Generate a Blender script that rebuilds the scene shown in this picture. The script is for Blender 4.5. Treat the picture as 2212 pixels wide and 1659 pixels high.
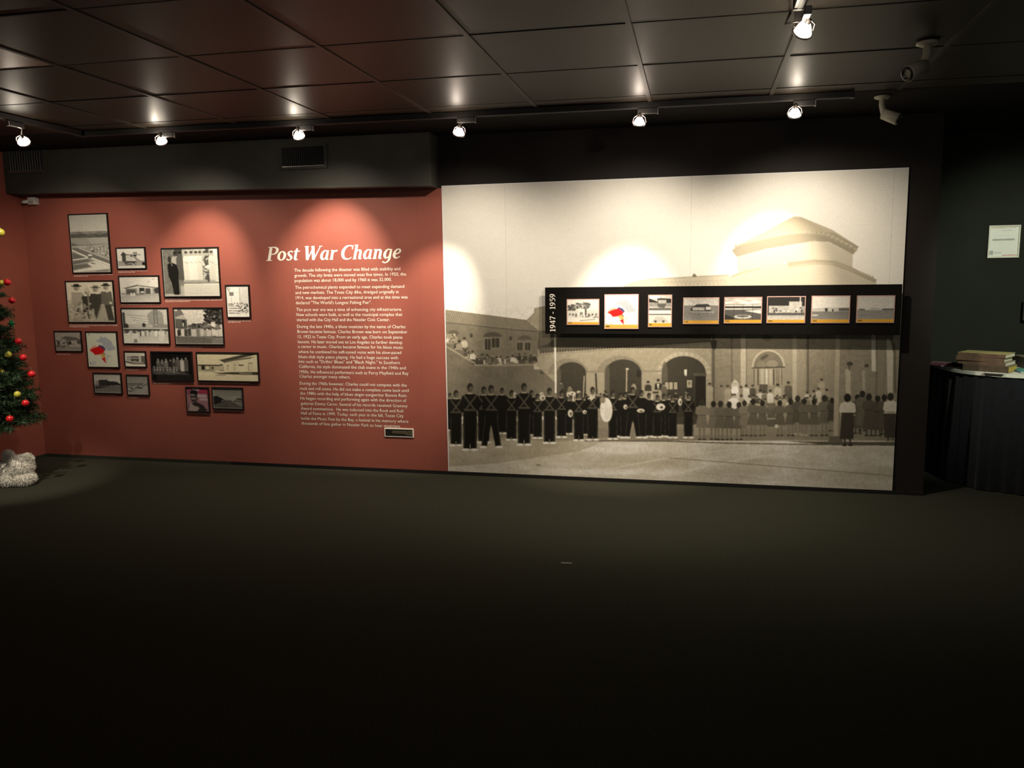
import bpy, bmesh, math, random
import numpy as np
from mathutils import Vector, Matrix

random.seed(7)
rng = np.random.default_rng(11)
S = bpy.context.scene
for o in list(bpy.data.objects):
    bpy.data.objects.remove(o)

# ------------------------------------------------------------------ camera
# world: x along the exhibit wall, y into it (its face is y = 0), z up, floor z = 0
F_PX = 1728.78
W_PX, H_PX = 2212.0, 1659.0
CAM = np.array([0.0, -5.5, 1.447])
YAW, PITCH, ROLL = -0.2274, 0.1348, -0.0129


def cam_axes():
    fw = np.array([math.sin(YAW) * math.cos(PITCH), math.cos(YAW) * math.cos(PITCH), -math.sin(PITCH)])
    r0 = np.array([math.cos(YAW), -math.sin(YAW), 0.0])
    u0 = np.cross(r0, fw)
    rt = r0 * math.cos(ROLL) + u0 * math.sin(ROLL)
    up = -r0 * math.sin(ROLL) + u0 * math.cos(ROLL)
    return rt, up, fw


RT, UP, FW = cam_axes()
cd = bpy.data.cameras.new('camera')
cd.sensor_width = 36.0
cd.lens = F_PX * 36.0 / W_PX
cd.clip_start = 0.05
cam = bpy.data.objects.new('camera', cd)
S.collection.objects.link(cam)
M = Matrix.Identity(4)
for i in range(3):
    M[i][0], M[i][1], M[i][2], M[i][3] = RT[i], UP[i], -FW[i], CAM[i]
cam.matrix_world = M
S.camera = cam


# measured photo positions -> points on the planes of the room
def _ray(u, w):
    return FW + RT * (u - W_PX / 2) / F_PX - UP * (w - H_PX / 2) / F_PX


def on_y(u, w, y=0.0):
    d = _ray(u, w); return CAM + d * ((y - CAM[1]) / d[1])


def on_x(u, w, x):
    d = _ray(u, w); return CAM + d * ((x - CAM[0]) / d[0])


def on_z(u, w, z=0.0):
    d = _ray(u, w); return CAM + d * ((z - CAM[2]) / d[2])


def to_px(P):
    d = np.asarray(P, float) - CAM
    z = d @ FW
    return W_PX / 2 + F_PX * (d @ RT) / z, H_PX / 2 - F_PX * (d @ UP) / z


# ------------------------------------------------------------------ world, exposure
wd = bpy.data.worlds.new('gallery_dim'); S.world = wd
wd.use_nodes = True
bg = wd.node_tree.nodes['Background']
bg.inputs[0].default_value = (1.0, 0.95, 0.88, 1)
bg.inputs[1].default_value = 0.22
S.view_settings.view_transform = 'Standard'
S.view_settings.look = 'None'
S.view_settings.exposure = 0.0
S.view_settings.gamma = 1.0
S.view_settings.use_curve_mapping = False
S.cycles.max_bounces = 6
S.cycles.diffuse_bounces = 3
S.cycles.glossy_bounces = 3

# lamp strengths (watts) are set in the lamp list further down
P_CORE, P_SPILL, P_BACK = 60.0, 30.0, 1.0
WARM = (1.0, 0.87, 0.70)

# ------------------------------------------------------------------ helpers
COL = S.collection


def tag(o, label=None, cat=None, group=None, kind=None):
    if label: o['label'] = label
    if cat: o['category'] = cat
    if group: o['group'] = group
    if kind: o['kind'] = kind
    return o


def empty(name, loc=(0, 0, 0), rz=0.0):
    o = bpy.data.objects.new(name, None)
    o.empty_display_size = 0.05
    COL.objects.link(o)
    o.location = loc; o.rotation_euler = (0, 0, rz)
    return o


def link(name, me, mat=None, parent=None):
    if mat is not None and not me.materials:
        me.materials.append(mat)
    o = bpy.data.objects.new(name, me)
    COL.objects.link(o)
    if parent is not None:
        o.parent = parent
    return o


class MB:
    """collects simple solids and links them as one mesh object"""
    def __init__(self):
        self.v = []; self.f = []

    def add(self, vs, fs):
        n = len(self.v)
        self.v += [tuple(map(float, p)) for p in vs]
        self.f += [tuple(n + i for i in q) for q in fs]
        return self

    def box(self, x0, x1, y0, y1, z0, z1):
        return self.hexa([(x0, y0, z0), (x1, y0, z0), (x1, y1, z0), (x0, y1, z0), (x0, y0, z1), (x1, y0, z1), (x1, y1, z1), (x0, y1, z1)])

    def hexa(self, vs):
        return self.add(vs, [(3, 2, 1, 0), (4, 5, 6, 7), (0, 1, 5, 4), (1, 2, 6, 5), (2, 3, 7, 6), (3, 0, 4, 7)])

    def tube(self, pts, r, n=8, cap=True):
        pts = [Vector(p) for p in pts]
        rs = r if isinstance(r, (list, tuple)) else [r] * len(pts)
        vs = []; fs = []
        prev = None
        for i, p in enumerate(pts):
            t = (pts[min(i + 1, len(pts) - 1)] - pts[max(i - 1, 0)]).normalized()
            a = prev if prev is not None else (Vector((0, 0, 1)) if abs(t.z) < 0.9 else Vector((1, 0, 0)))
            a = (a - t * a.dot(t)).normalized(); b = t.cross(a); prev = a
            for k in range(n):
                an = 2 * math.pi * k / n
                vs.append(p + (a * math.cos(an) + b * math.sin(an)) * rs[i])
        for i in range(len(pts) - 1):
            for k in range(n):
                k2 = (k + 1) % n
                fs.append((i * n + k, i * n + k2, (i + 1) * n + k2, (i + 1) * n + k))
        if cap:
            fs.append(tuple(range(n - 1, -1, -1)))
            fs.append(tuple((len(pts) - 1) * n + k for k in range(n)))
        return self.add(vs, fs)

    def lathe(self, prof, org, axis, n=20, cap0=False, cap1=False):
        """prof = [(t along axis, radius)]"""
        ax = Vector(axis).normalized(); org = Vector(org)
        a = Vector((0, 0, 1)) if abs(ax.z) < 0.9 else Vector((1, 0, 0))
        a = (a - ax * a.dot(ax)).normalized(); b = ax.cross(a)
        vs = []; fs = []
        for t, r in prof:
            for k in range(n):
                an = 2 * math.pi * k / n
                vs.append(org + ax * t + (a * math.cos(an) + b * math.sin(an)) * r)
        for i in range(len(prof) - 1):
            for k in range(n):
                k2 = (k + 1) % n
                fs.append((i * n + k, i * n + k2, (i + 1) * n + k2, (i + 1) * n + k))
        if cap0: fs.append(tuple(range(n - 1, -1, -1)))
        if cap1: fs.append(tuple((len(prof) - 1) * n + k for k in range(n)))
        return self.add(vs, fs)

    def mesh(self, name, bevel=0.0, smooth=False):
        me = bpy.data.meshes.new(name)
        me.from_pydata(self.v, [], self.f)
        if bevel:
            bm = bmesh.new(); bm.from_mesh(me)
            bmesh.ops.bevel(bm, geom=list(bm.edges), offset=bevel, segments=2, affect='EDGES', profile=0.6)
            bm.to_mesh(me); bm.free()
        if smooth:
            me.polygons.foreach_set('use_smooth', [True] * len(me.polygons))
        me.update()
        return me

    def build(self, name, mat, parent=None, bevel=0.0, smooth=False):
        return link(name, self.mesh(name, bevel, smooth), mat, parent)


def mat(name, col, rough=0.6, spec=0.4, metal=0.0, var=0.0, scale=20.0, bump=0.0, bscale=None, emit=None, estr=0.0, col2=None, sheen=0.0, detail=3.0):
    m = bpy.data.materials.new(name); m.use_nodes = True
    nt = m.node_tree; b = nt.nodes['Principled BSDF']
    b.inputs['Base Color'].default_value = (*col, 1)
    b.inputs['Roughness'].default_value = rough
    b.inputs['Specular IOR Level'].default_value = spec
    b.inputs['Metallic'].default_value = metal
    if sheen:
        b.inputs['Sheen Weight'].default_value = sheen
    if emit:
        b.inputs['Emission Color'].default_value = (*emit, 1)
        b.inputs['Emission Strength'].default_value = estr
    tc = None
    if var or col2 or bump:
        tc = nt.nodes.new('ShaderNodeTexCoord')
    if var or col2:
        n = nt.nodes.new('ShaderNodeTexNoise'); n.inputs['Scale'].default_value = scale; n.inputs['Detail'].default_value = detail
        nt.links.new(tc.outputs['Object'], n.inputs['Vector'])
        r = nt.nodes.new('ShaderNodeValToRGB')
        lo = tuple(max(0, c * (1 - var)) for c in col); hi = tuple(c * (1 + var) for c in col) if not col2 else col2
        r.color_ramp.elements[0].position = 0.32; r.color_ramp.elements[1].position = 0.68
        r.color_ramp.elements[0].color = (*lo, 1); r.color_ramp.elements[1].color = (*hi, 1)
        nt.links.new(n.outputs['Fac'], r.inputs['Fac']); nt.links.new(r.outputs['Color'], b.inputs['Base Color'])
    if bump:
        n2 = nt.nodes.new('ShaderNodeTexNoise'); n2.inputs['Scale'].default_value = bscale or scale; n2.inputs['Detail'].default_value = 4
        nt.links.new(tc.outputs['Object'], n2.inputs['Vector'])
        bp = nt.nodes.new('ShaderNodeBump'); bp.inputs['Strength'].default_value = bump; bp.inputs['Distance'].default_value = 0.004
        nt.links.new(n2.outputs['Fac'], bp.inputs['Height']); nt.links.new(bp.outputs['Normal'], b.inputs['Normal'])
    return m


def print_mat(name, rough=0.45, spec=0.3, grain=0.08, gscale=260.0):
    """ink on paper: colour comes from the printed picture (colour attribute) plus grain"""
    m = bpy.data.materials.new(name); m.use_nodes = True
    nt = m.node_tree; b = nt.nodes['Principled BSDF']
    a = nt.nodes.new('ShaderNodeAttribute'); a.attribute_name = 'ink'
    tc = nt.nodes.new('ShaderNodeTexCoord')
    n = nt.nodes.new('ShaderNodeTexNoise'); n.inputs['Scale'].default_value = gscale; n.inputs['Detail'].default_value = 2
    nt.links.new(tc.outputs['Object'], n.inputs['Vector'])
    mr = nt.nodes.new('ShaderNodeMapRange')
    mr.inputs['From Min'].default_value = 0.25; mr.inputs['From Max'].default_value = 0.75
    mr.inputs['To Min'].default_value = 1 - grain; mr.inputs['To Max'].default_value = 1 + grain
    nt.links.new(n.outputs['Fac'], mr.inputs['Value'])
    mx = nt.nodes.new('ShaderNodeVectorMath'); mx.operation = 'SCALE'
    nt.links.new(a.outputs['Color'], mx.inputs[0]); nt.links.new(mr.outputs['Result'], mx.inputs['Scale'])
    nt.links.new(mx.outputs['Vector'], b.inputs['Base Color'])
    b.inputs['Roughness'].default_value = rough
    b.inputs['Specular IOR Level'].default_value = spec
    return m


M_RED = mat('terracotta_red', (0.285, 0.082, 0.058), 0.50, 0.35, var=0.05, scale=3.0, bump=0.04, bscale=300)
M_REDWALL = mat('terracotta_wall_paint', (0.31, 0.088, 0.060), 0.6, 0.3, var=0.05, scale=4.0, bump=0.08, bscale=180)
M_BLACKWALL = mat('black_wall_paint', (0.014, 0.010, 0.008), 0.7, 0.3, var=0.1, scale=6, bump=0.08, bscale=150)
M_SOFFIT = mat('charcoal_green_paint', (0.055, 0.053, 0.044), 0.6, 0.3, var=0.08, scale=5, bump=0.08, bscale=150)
M_GREEN = mat('dark_green_grey_paint', (0.019, 0.0205, 0.0155), 0.8, 0.06, var=0.06, scale=5, bump=0.1, bscale=160)
M_CARPET = mat('dark_carpet', (0.026, 0.027, 0.018), 0.95, 0.1, col2=(0.050, 0.051, 0.035), var=0.3, scale=210, bump=0.5, bscale=420)
M_BLACK = mat('matte_black', (0.012, 0.011, 0.010), 0.5, 0.4, var=0.1, scale=30)
M_BOARD = mat('matte_black_board', (0.005, 0.0042, 0.0036), 0.85, 0.1, var=0.1, scale=30)
M_BLACKMETAL = mat('black_enamel_metal', (0.02, 0.018, 0.017), 0.35, 0.5, var=0.1, scale=40)
M_CHROME = mat('brushed_steel', (0.55, 0.52, 0.50), 0.35, 0.5, metal=1.0, var=0.08, scale=60)
M_TEXT = mat('cream_lettering', (0.85, 0.80, 0.70), 0.6, 0.3, var=0.03, scale=30)
M_CAPTION = mat('pale_caption_ink', (0.80, 0.62, 0.52), 0.6, 0.3, var=0.05, scale=50)
M_WHITE = mat('white_plastic', (0.60, 0.58, 0.52), 0.45, 0.4, var=0.04, scale=30)
M_PRINT = print_mat('printed_picture')
M_MURAL = print_mat('mural_print', 0.55, 0.22, 0.10, 150.0)


# ------------------------------------------------------------------ a small painter for flat print
class CV:
    def __init__(self, x0, y0, x1, y1, w, h, ss=2, bg=0.5):
        self.x0, self.y0, self.x1, self.y1 = x0, y0, x1, y1
        self.w, self.h, self.ss = int(w), int(h), ss
        self.W, self.H = self.w * ss, self.h * ss
        self.a = np.empty((self.H, self.W, 3), np.float32); self.a[:] = self.c(bg)
        self.sx = self.W / (x1 - x0); self.sy = self.H / (y1 - y0)

    @staticmethod
    def c(col):
        return np.array([col] * 3 if np.isscalar(col) else col, np.float32)

    def _bb(self, xa, ya, xb, yb):
        i0 = max(0, int(math.floor((xa - self.x0) * self.sx)) - 1); i1 = min(self.W, int(math.ceil((xb - self.x0) * self.sx)) + 2)
        j0 = max(0, int(math.floor((ya - self.y0) * self.sy)) - 1); j1 = min(self.H, int(math.ceil((yb - self.y0) * self.sy)) + 2)
        if i1 <= i0 or j1 <= j0: return None
        X = self.x0 + (np.arange(i0, i1) + 0.5) / self.sx; Y = self.y0 + (np.arange(j0, j1) + 0.5) / self.sy
        return i0, i1, j0, j1, X[None, :], Y[:, None]

    def _put(self, bb, m, col, al):
        i0, i1, j0, j1 = bb[:4]
        t = self.a[j0:j1, i0:i1]
        k = (m * al).astype(np.float32)[..., None]
        t[:] = t * (1 - k) + self.c(col) * k

    def poly(self, pts, col, al=1.0):
        p = np.asarray(pts, float)
        bb = self._bb(p[:, 0].min(), p[:, 1].min(), p[:, 0].max(), p[:, 1].max())
        if bb is None: return self
        X, Y = bb[4], bb[5]
        m = np.zeros((Y.shape[0], X.shape[1]), bool)
        n = len(p)
        for i in range(n):
            xa, ya = p[i]; xb, yb = p[(i + 1) % n]
            if ya == yb: continue
            c = (ya > Y) != (yb > Y)
            m ^= c & (X < (xb - xa) * (Y - ya) / (yb - ya) + xa)
        self._put(bb, m, col, al); return self

    def rect(self, xa, ya, xb, yb, col, al=1.0):
        return self.poly([(xa, ya), (xb, ya), (xb, yb), (xa, yb)], col, al)

    def ell(self, cx, cy, rx, ry, col, al=1.0, soft=False):
        bb = self._bb(cx - rx, cy - ry, cx + rx, cy + ry)
        if bb is None: return self
        d = ((bb[4] - cx) / rx) ** 2 + ((bb[5] - cy) / ry) ** 2
        m = np.clip(1 - d, 0, 1) if soft else (d <= 1)
        self._put(bb, m, col, al); return self

    def line(self, pts, w, col, al=1.0):
        for (xa, ya), (xb, yb) in zip(pts[:-1], pts[1:]):
            L = math.hypot(xb - xa, yb - ya) or 1e-6
            nx, ny = -(yb - ya) / L * w / 2, (xb - xa) / L * w / 2
            self.poly([(xa + nx, ya + ny), (xb + nx, yb + ny), (xb - nx, yb - ny), (xa - nx, ya - ny)], col, al)
        return self

    def vgrad(self, xa, ya, xb, yb, c0, c1, al=1.0):
        bb = self._bb(xa, ya, xb, yb)
        if bb is None: return self
        i0, i1, j0, j1, X, Y = bb
        m = (X >= xa) & (X < xb) & (Y >= ya) & (Y < yb)
        t = np.clip((Y - ya) / (yb - ya), 0, 1)[..., None]
        colr = self.c(c0) * (1 - t) + self.c(c1) * t
        tt = self.a[j0:j1, i0:i1]; k = (m * al).astype(np.float32)[..., None]
        tt[:] = tt * (1 - k) + colr * k
        return self

    def noise(self, amt, cell, xa=None, ya=None, xb=None, yb=None, stretch=1.0):
        """multiplicative mottling, cell = size in canvas units"""
        xa = self.x0 if xa is None else xa; xb = self.x1 if xb is None else xb
        ya = self.y0 if ya is None else ya; yb = self.y1 if yb is None else yb
        bb = self._bb(xa, ya, xb, yb)
        if bb is None: return self
        i0, i1, j0, j1 = bb[:4]
        hh, ww = j1 - j0, i1 - i0
        gy = max(2, int(hh / (cell * self.sy)) + 2); gx = max(2, int(ww / (cell * stretch * self.sx)) + 2)
        g = rng.random((gy, gx))
        yy = np.linspace(0, gy - 1.001, hh); xx = np.linspace(0, gx - 1.001, ww)
        y0 = yy.astype(int); x0 = xx.astype(int); fy = (yy - y0)[:, None]; fx = (xx - x0)[None, :]
        y1 = np.minimum(y0 + 1, gy - 1); x1 = np.minimum(x0 + 1, gx - 1)
        n = (g[y0][:, x0] * (1 - fy) * (1 - fx) + g[y0][:, x1] * (1 - fy) * fx + g[y1][:, x0] * fy * (1 - fx) + g[y1][:, x1] * fy * fx)
        self.a[j0:j1, i0:i1] *= (1 + amt * (2 * n - 1)).astype(np.float32)[..., None]
        return self

    def done(self, blur=1, tint=None):
        a = self.a.reshape(self.h, self.ss, self.w, self.ss, 3).mean((1, 3))
        for _ in range(blur):
            p = np.pad(a, ((1, 1), (1, 1), (0, 0)), mode='edge')
            a = (p[:-2, 1:-1] + p[2:, 1:-1] + p[1:-1, :-2] + p[1:-1, 2:] + 4 * p[1:-1, 1:-1]) / 8
        if tint is not None:
            a = a * np.array(tint, np.float32)
        return np.clip(a, 0.004, 0.95)

    def photo(self, tint=None):
        """developed with a harder contrast, as the small pictures are"""
        a = self.done(1)
        a = np.clip(1.22 * a ** 1.28, 0.004, 0.85)
        return a if tint is None else np.clip(a * np.array(tint, np.float32), 0.003, 0.9)


def sample(img, fx, fy):
    """bilinear lookup, fx, fy in pixel units of img"""
    h, w = img.shape[:2]
    fx = np.clip(fx - 0.5, 0, w - 1.001); fy = np.clip(fy - 0.5, 0, h - 1.001)
    x0 = fx.astype(int); y0 = fy.astype(int); dx = (fx - x0)[..., None]; dy = (fy - y0)[..., None]
    return img[y0, x0] * (1 - dx) * (1 - dy) + img[y0, x0 + 1] * dx * (1 - dy) + img[y0 + 1, x0] * (1 - dx) * dy + img[y0 + 1, x0 + 1] * dx * dy


def print_mesh(name, P, C, mtl, parent=None):
    """P: (ny, nx, 3) points of a flat sheet, C: (ny, nx, 3) ink colour"""
    ny, nx = P.shape[:2]
    me = bpy.data.meshes.new(name)
    nv = nx * ny; nf = (nx - 1) * (ny - 1)
    me.vertices.add(nv); me.vertices.foreach_set('co', P.reshape(-1).astype(np.float32))
    idx = np.arange(nv, dtype=np.int32).reshape(ny, nx)
    q = np.stack([idx[:-1, :-1], idx[1:, :-1], idx[1:, 1:], idx[:-1, 1:]], -1).reshape(-1)
    me.loops.add(nf * 4); me.loops.foreach_set('vertex_index', q)
    me.polygons.add(nf)
    me.polygons.foreach_set('loop_start', np.arange(0, nf * 4, 4, dtype=np.int32))
    me.update(calc_edges=True)
    at = me.color_attributes.new('ink', 'FLOAT_COLOR', 'POINT')
    rgba = np.ones((nv, 4), np.float32); rgba[:, :3] = C.reshape(-1, 3)
    at.data.foreach_set('color', rgba.reshape(-1))
    return link(name, me, mtl, parent)


def flat_print(name, x0, x1, z0, z1, y, img, parent, mtl=None, step=0.0035):
    nx = max(8, int((x1 - x0) / step)); ny = max(8, int((z1 - z0) / step))
    X, Z = np.meshgrid(np.linspace(x0, x1, nx), np.linspace(z1, z0, ny))
    h, w = img.shape[:2]
    C = sample(img, (X - x0) / (x1 - x0) * w, (z1 - Z) / (z1 - z0) * h)
    return print_mesh(name, np.stack([X, np.full_like(X, y), Z], -1), C, mtl or M_PRINT, parent)


def dashes(mb, xa, xb, zc, hgt, y, rnd, right=False):
    """a row of tiny word-sized strokes, too small to read"""
    x = xa
    while x < xb - hgt:
        wl = min(hgt * rnd.uniform(1.2, 4.5), xb - x)
        h = hgt * rnd.uniform(0.30, 0.45)
        mb.add([(x, y, zc - h), (x + wl, y, zc - h), (x + wl, y, zc + h), (x, y, zc + h)], [(0, 1, 2, 3)])
        x += wl + hgt * rnd.uniform(0.5, 0.8)

# ------------------------------------------------------------------ the room
XL = -5.275            # left wall
XE = 1.45              # right end of the black wall
YG = 0.80              # face of the green-grey wall behind the table
HC, TILT = 2.4067, -0.00765
T = 0.65105            # ceiling module
GX, GY = -2.8816, -2.2148


def zc(x):
    return HC + TILT * x


fl = MB().box(-5.9, 4.6, -9.0, 1.0, -0.10, 0.0).build('floor', M_CARPET)
tag(fl, 'dark charcoal carpet floor of the gallery', 'floor', kind='structure')

wb = MB().box(-5.4, XE, 0.012, 0.14, 0.0, 2.52).box(XE - 0.10, XE, 0.14, YG + 0.12, 0.0, 2.52).build('wall_back', M_BLACKWALL)
tag(wb, 'matte black wall carrying the red panel and the mural', 'wall', kind='structure')
wl = MB().box(XL - 0.12, XL, -6.5, 0.012, 0.0, 2.55).build('wall_left', M_REDWALL)
tag(wl, 'terracotta red side wall behind the Christmas tree', 'wall', kind='structure')
wg = MB().box(XE, 4.6, YG, YG + 0.12, 0.0, 2.5).build('wall_alcove', M_GREEN)
tag(wg, 'dark green-grey wall behind the skirted table', 'wall', kind='structure')
wr = MB().box(4.48, 4.6, -6.5, YG, 0.0, 2.5).build('wall_right', M_GREEN)
tag(wr, 'dark green-grey side wall at the far right', 'wall', kind='structure')
bb = MB().box(-3.55, XE + 0.001, -0.004, 0.012, 0.0, 0.024).build('baseboard_back', M_BLACK)
tag(bb, 'thin black base strip under the red panel and mural', 'baseboard', kind='structure')
bl = MB().box(XL, XL + 0.012, -6.5, -0.004, 0.0, 0.024).box(XL, -3.5505, -0.004, 0.012, 0.0, 0.024).build('baseboard_left', M_CARPET)
tag(bl, 'low carpet strip along the foot of the red walls', 'baseboard', kind='structure')

# soffit over the red panel
SX1, SY, SZR, SZL = -1.79, -0.15, 2.0615, 2.128
sf = MB().hexa([(XL, SY, SZL), (SX1, SY, SZR), (SX1, 0.012, SZR), (XL, 0.012, SZL),
                (XL, SY, 2.446), (SX1, SY, 2.42), (SX1, 0.012, 2.42), (XL, 0.012, 2.446)]).build('wall_soffit', M_SOFFIT, bevel=0.003)
tag(sf, 'charcoal boxed soffit running above the red panel', 'soffit', kind='structure')

# ceiling: black acoustic tiles in a grid
def tile_mat(name, col, rough):
    m = bpy.data.materials.new(name); m.use_nodes = True
    nt = m.node_tree; b = nt.nodes['Principled BSDF']
    tc = nt.nodes.new('ShaderNodeTexCoord')
    n = nt.nodes.new('ShaderNodeTexNoise'); n.inputs['Scale'].default_value = 95; n.inputs['Detail'].default_value = 5; n.inputs['Roughness'].default_value = 0.7
    nt.links.new(tc.outputs['Object'], n.inputs['Vector'])
    r = nt.nodes.new('ShaderNodeValToRGB')
    r.color_ramp.elements[0].position = 0.36; r.color_ramp.elements[1].position = 0.46
    r.color_ramp.elements[0].color = (*[c * 0.35 for c in col], 1); r.color_ramp.elements[1].color = (*col, 1)
    nt.links.new(n.outputs['Fac'], r.inputs['Fac']); nt.links.new(r.outputs['Color'], b.inputs['Base Color'])
    bp = nt.nodes.new('ShaderNodeBump'); bp.inputs['Strength'].default_value = 0.35; bp.inputs['Distance'].default_value = 0.003
    nt.links.new(r.outputs['Color'], bp.inputs['Height']); nt.links.new(bp.outputs['Normal'], b.inputs['Normal'])
    b.inputs['Roughness'].default_value = rough; b.inputs['Specular IOR Level'].default_value = 0.13
    return m


M_TILE = tile_mat('black_acoustic_tile', (0.024, 0.0175, 0.012), 0.46)
M_PALEPANEL = mat('pale_ceiling_panel', (0.45, 0.40, 0.36), 0.35, 0.5, var=0.05, scale=60, bump=0.1, bscale=120)
M_BAR = mat('painted_grid_bar', (0.034, 0.026, 0.020), 0.5, 0.2, var=0.06, scale=40)
M_BARDK = mat('dark_grid_bar', (0.018, 0.016, 0.014), 0.6, 0.3, var=0.06, scale=40)  # darker tone for the cross bars and the deck
M_SHADESTRIP = mat('shade_black_ceiling_strip', (0.010, 0.008, 0.007), 0.9, 0.15, var=0.1, scale=12)
ce = empty('ceiling', (0, 0, HC)); ce.rotation_euler = (0, -math.atan(TILT), 0)
tag(ce, 'suspended ceiling of black acoustic tiles in a metal grid', 'ceiling', kind='structure')
G = 0.010; TH = 0.014
full = MB().box(G / 2, T - G / 2, G / 2, T - G / 2, 0.0, TH).mesh('ceiling_tile', bevel=0.003)
full.materials.append(M_TILE)
k0 = -1
YSHADE = -0.735          # the tiles stop at the track; the shade behind it is painted as a black strip
y_first = GY + T * (k0 - 1)
for j in range(-5, 12):
    for k in range(k0, 6):
        xa, xb = GX + T * j, GX + T * (j + 1); ya, yb = GY + T * (k - 1), GY + T * k
        xa2, xb2 = max(xa, XL), min(xb, 4.48)
        if xb2 - xa2 < 0.05: continue
        yb2 = min(yb, YSHADE)
        if yb2 - ya < 0.05: continue
        if abs(xa2 - xa) + abs(xb2 - xb) + abs(yb2 - yb) < 1e-6:
            me = full
        else:
            me = MB().box(xa2 - xa + G / 2, xb2 - xa - G / 2, G / 2, yb2 - ya - G / 2, 0.0, TH).mesh('ceiling_tile', bevel=0.003)
            me.materials.append(M_TILE)
        if j == -1 and k == 0:
            me = full.copy(); me.materials.clear(); me.materials.append(M_PALEPANEL)
        o = link('ceiling_tile', me, None, ce)
        o.location = (xa, ya, random.uniform(0.0, 0.003))
        if j == -1 and k == 0:
            o.name = 'pale_panel'; o['label'] = 'pale panel set among the black tiles'  # one panel paler than the tiles around it
for j in range(-4, 12):
    x = GX + T * j
    if x < XL + 0.02: continue
    o = MB().box(-0.011, 0.011, y_first, YSHADE, -0.003, 0.006).build('grid_bar', M_BAR, ce); o.location = (x, 0, 0)
for k in range(k0, 6):
    y = GY + T * (k - 1)
    if y > YSHADE: continue
    MB().box(XL, 4.48, y - 0.0045, y + 0.0045, -0.001, 0.006).build('grid_bar', M_BARDK, ce)
MB().box(XL, 4.48, -9.0, y_first, 0.0, 0.05).build('ceiling_field', M_TILE, ce)
MB().box(XL, XE, YSHADE, 0.012, 0.0, TH).box(XE, 4.48, YSHADE, YG, 0.0, TH).build('ceiling_shade_strip', M_SHADESTRIP, ce)  # blackened to stand for the shade between track and wall
MB().box(XL - 0.1, 4.5, y_first, YG, TH + 0.02, TH + 0.05).build('ceiling_deck', M_BARDK, ce)


# ------------------------------------------------------------------ air vents on the soffit
def vent(pxr, label, nsl):
    (ua, wa, ub, wb_) = pxr
    a = on_y(ua, wb_, SY); b = on_y(ub, wa, SY)
    x0, x1, z0, z1 = a[0], b[0], a[2], b[2]
    t = empty('air_vent', ((x0 + x1) / 2, SY, z0)); tag(t, label, 'air vent', 'vents on the soffit')
    ox, oy, oz = t.location
    def R(m, n, mt): m.v = [(p[0] - ox, p[1] - oy, p[2] - oz) for p in m.v]; return m.build(n, mt, t)
    fw = 0.022
    m = MB()
    for q in ((x0, x1, z0, z0 + fw), (x0, x1, z1 - fw, z1), (x0, x0 + fw, z0 + fw, z1 - fw), (x1 - fw, x1, z0 + fw, z1 - fw)):
        m.box(q[0], q[1], SY - 0.012, SY, q[2], q[3])
    R(m, 'vent_frame', M_SOFFIT)
    R(MB().box(x0 + fw, x1 - fw, SY - 0.002, SY, z0 + fw, z1 - fw), 'vent_throat', M_BLACK)
    for i in range(nsl):
        x = x0 + fw + (x1 - x0 - 2 * fw) * (i + 0.5) / nsl
        s = MB().hexa([(x - 0.003, SY - 0.010, z0 + fw), (x - 0.001, SY - 0.010, z0 + fw), (x + 0.004, SY - 0.002, z0 + fw), (x + 0.002, SY - 0.002, z0 + fw),
                       (x - 0.003, SY - 0.010, z1 - fw), (x - 0.001, SY - 0.010, z1 - fw), (x + 0.004, SY - 0.002, z1 - fw), (x + 0.002, SY - 0.002, z1 - fw)])
        R(s, 'slat', M_BLACKMETAL)
    sill = MB().box(x0 + fw, x1 - fw, SY - 0.014, SY - 0.004, z0 + fw - 0.004, z0 + fw + 0.001)
    R(sill, 'damper_edge', M_CHROME)


vent((606, 308, 706, 368), 'dark grille vent with vertical slats above the heading', 20)
vent((18, 304, 97, 378), 'black vent at the left end of the soffit', 14)

# ------------------------------------------------------------------ red exhibit panel
PX1 = -1.7635
pn = empty('exhibit_panel', (0, 0, 0))
tag(pn, 'terracotta red exhibit panel with white heading and paragraphs of text', 'exhibit panel')
seams = [XL + 0.001, -4.05, -2.95, on_y(908, 700)[0], PX1]
def ztop(x): return SZL + (SZR - SZL) * (x - XL) / (SX1 - XL)
for a, b in zip(seams[:-1], seams[1:]):
    a2, b2 = a + 0.00025, b - 0.00025
    zt1, zt2 = (ztop(a2), ztop(b2)) if b < SX1 else (ztop(a2), ztop(SX1))
    MB().hexa([(a2, 0, 0.025), (b2, 0, 0.025), (b2, 0.0115, 0.025), (a2, 0.0115, 0.025), (a2, 0, zt1), (b2, 0, zt2), (b2, 0.0115, zt2), (a2, 0.0115, zt1)]).build('panel_board', M_RED, pn)

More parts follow.
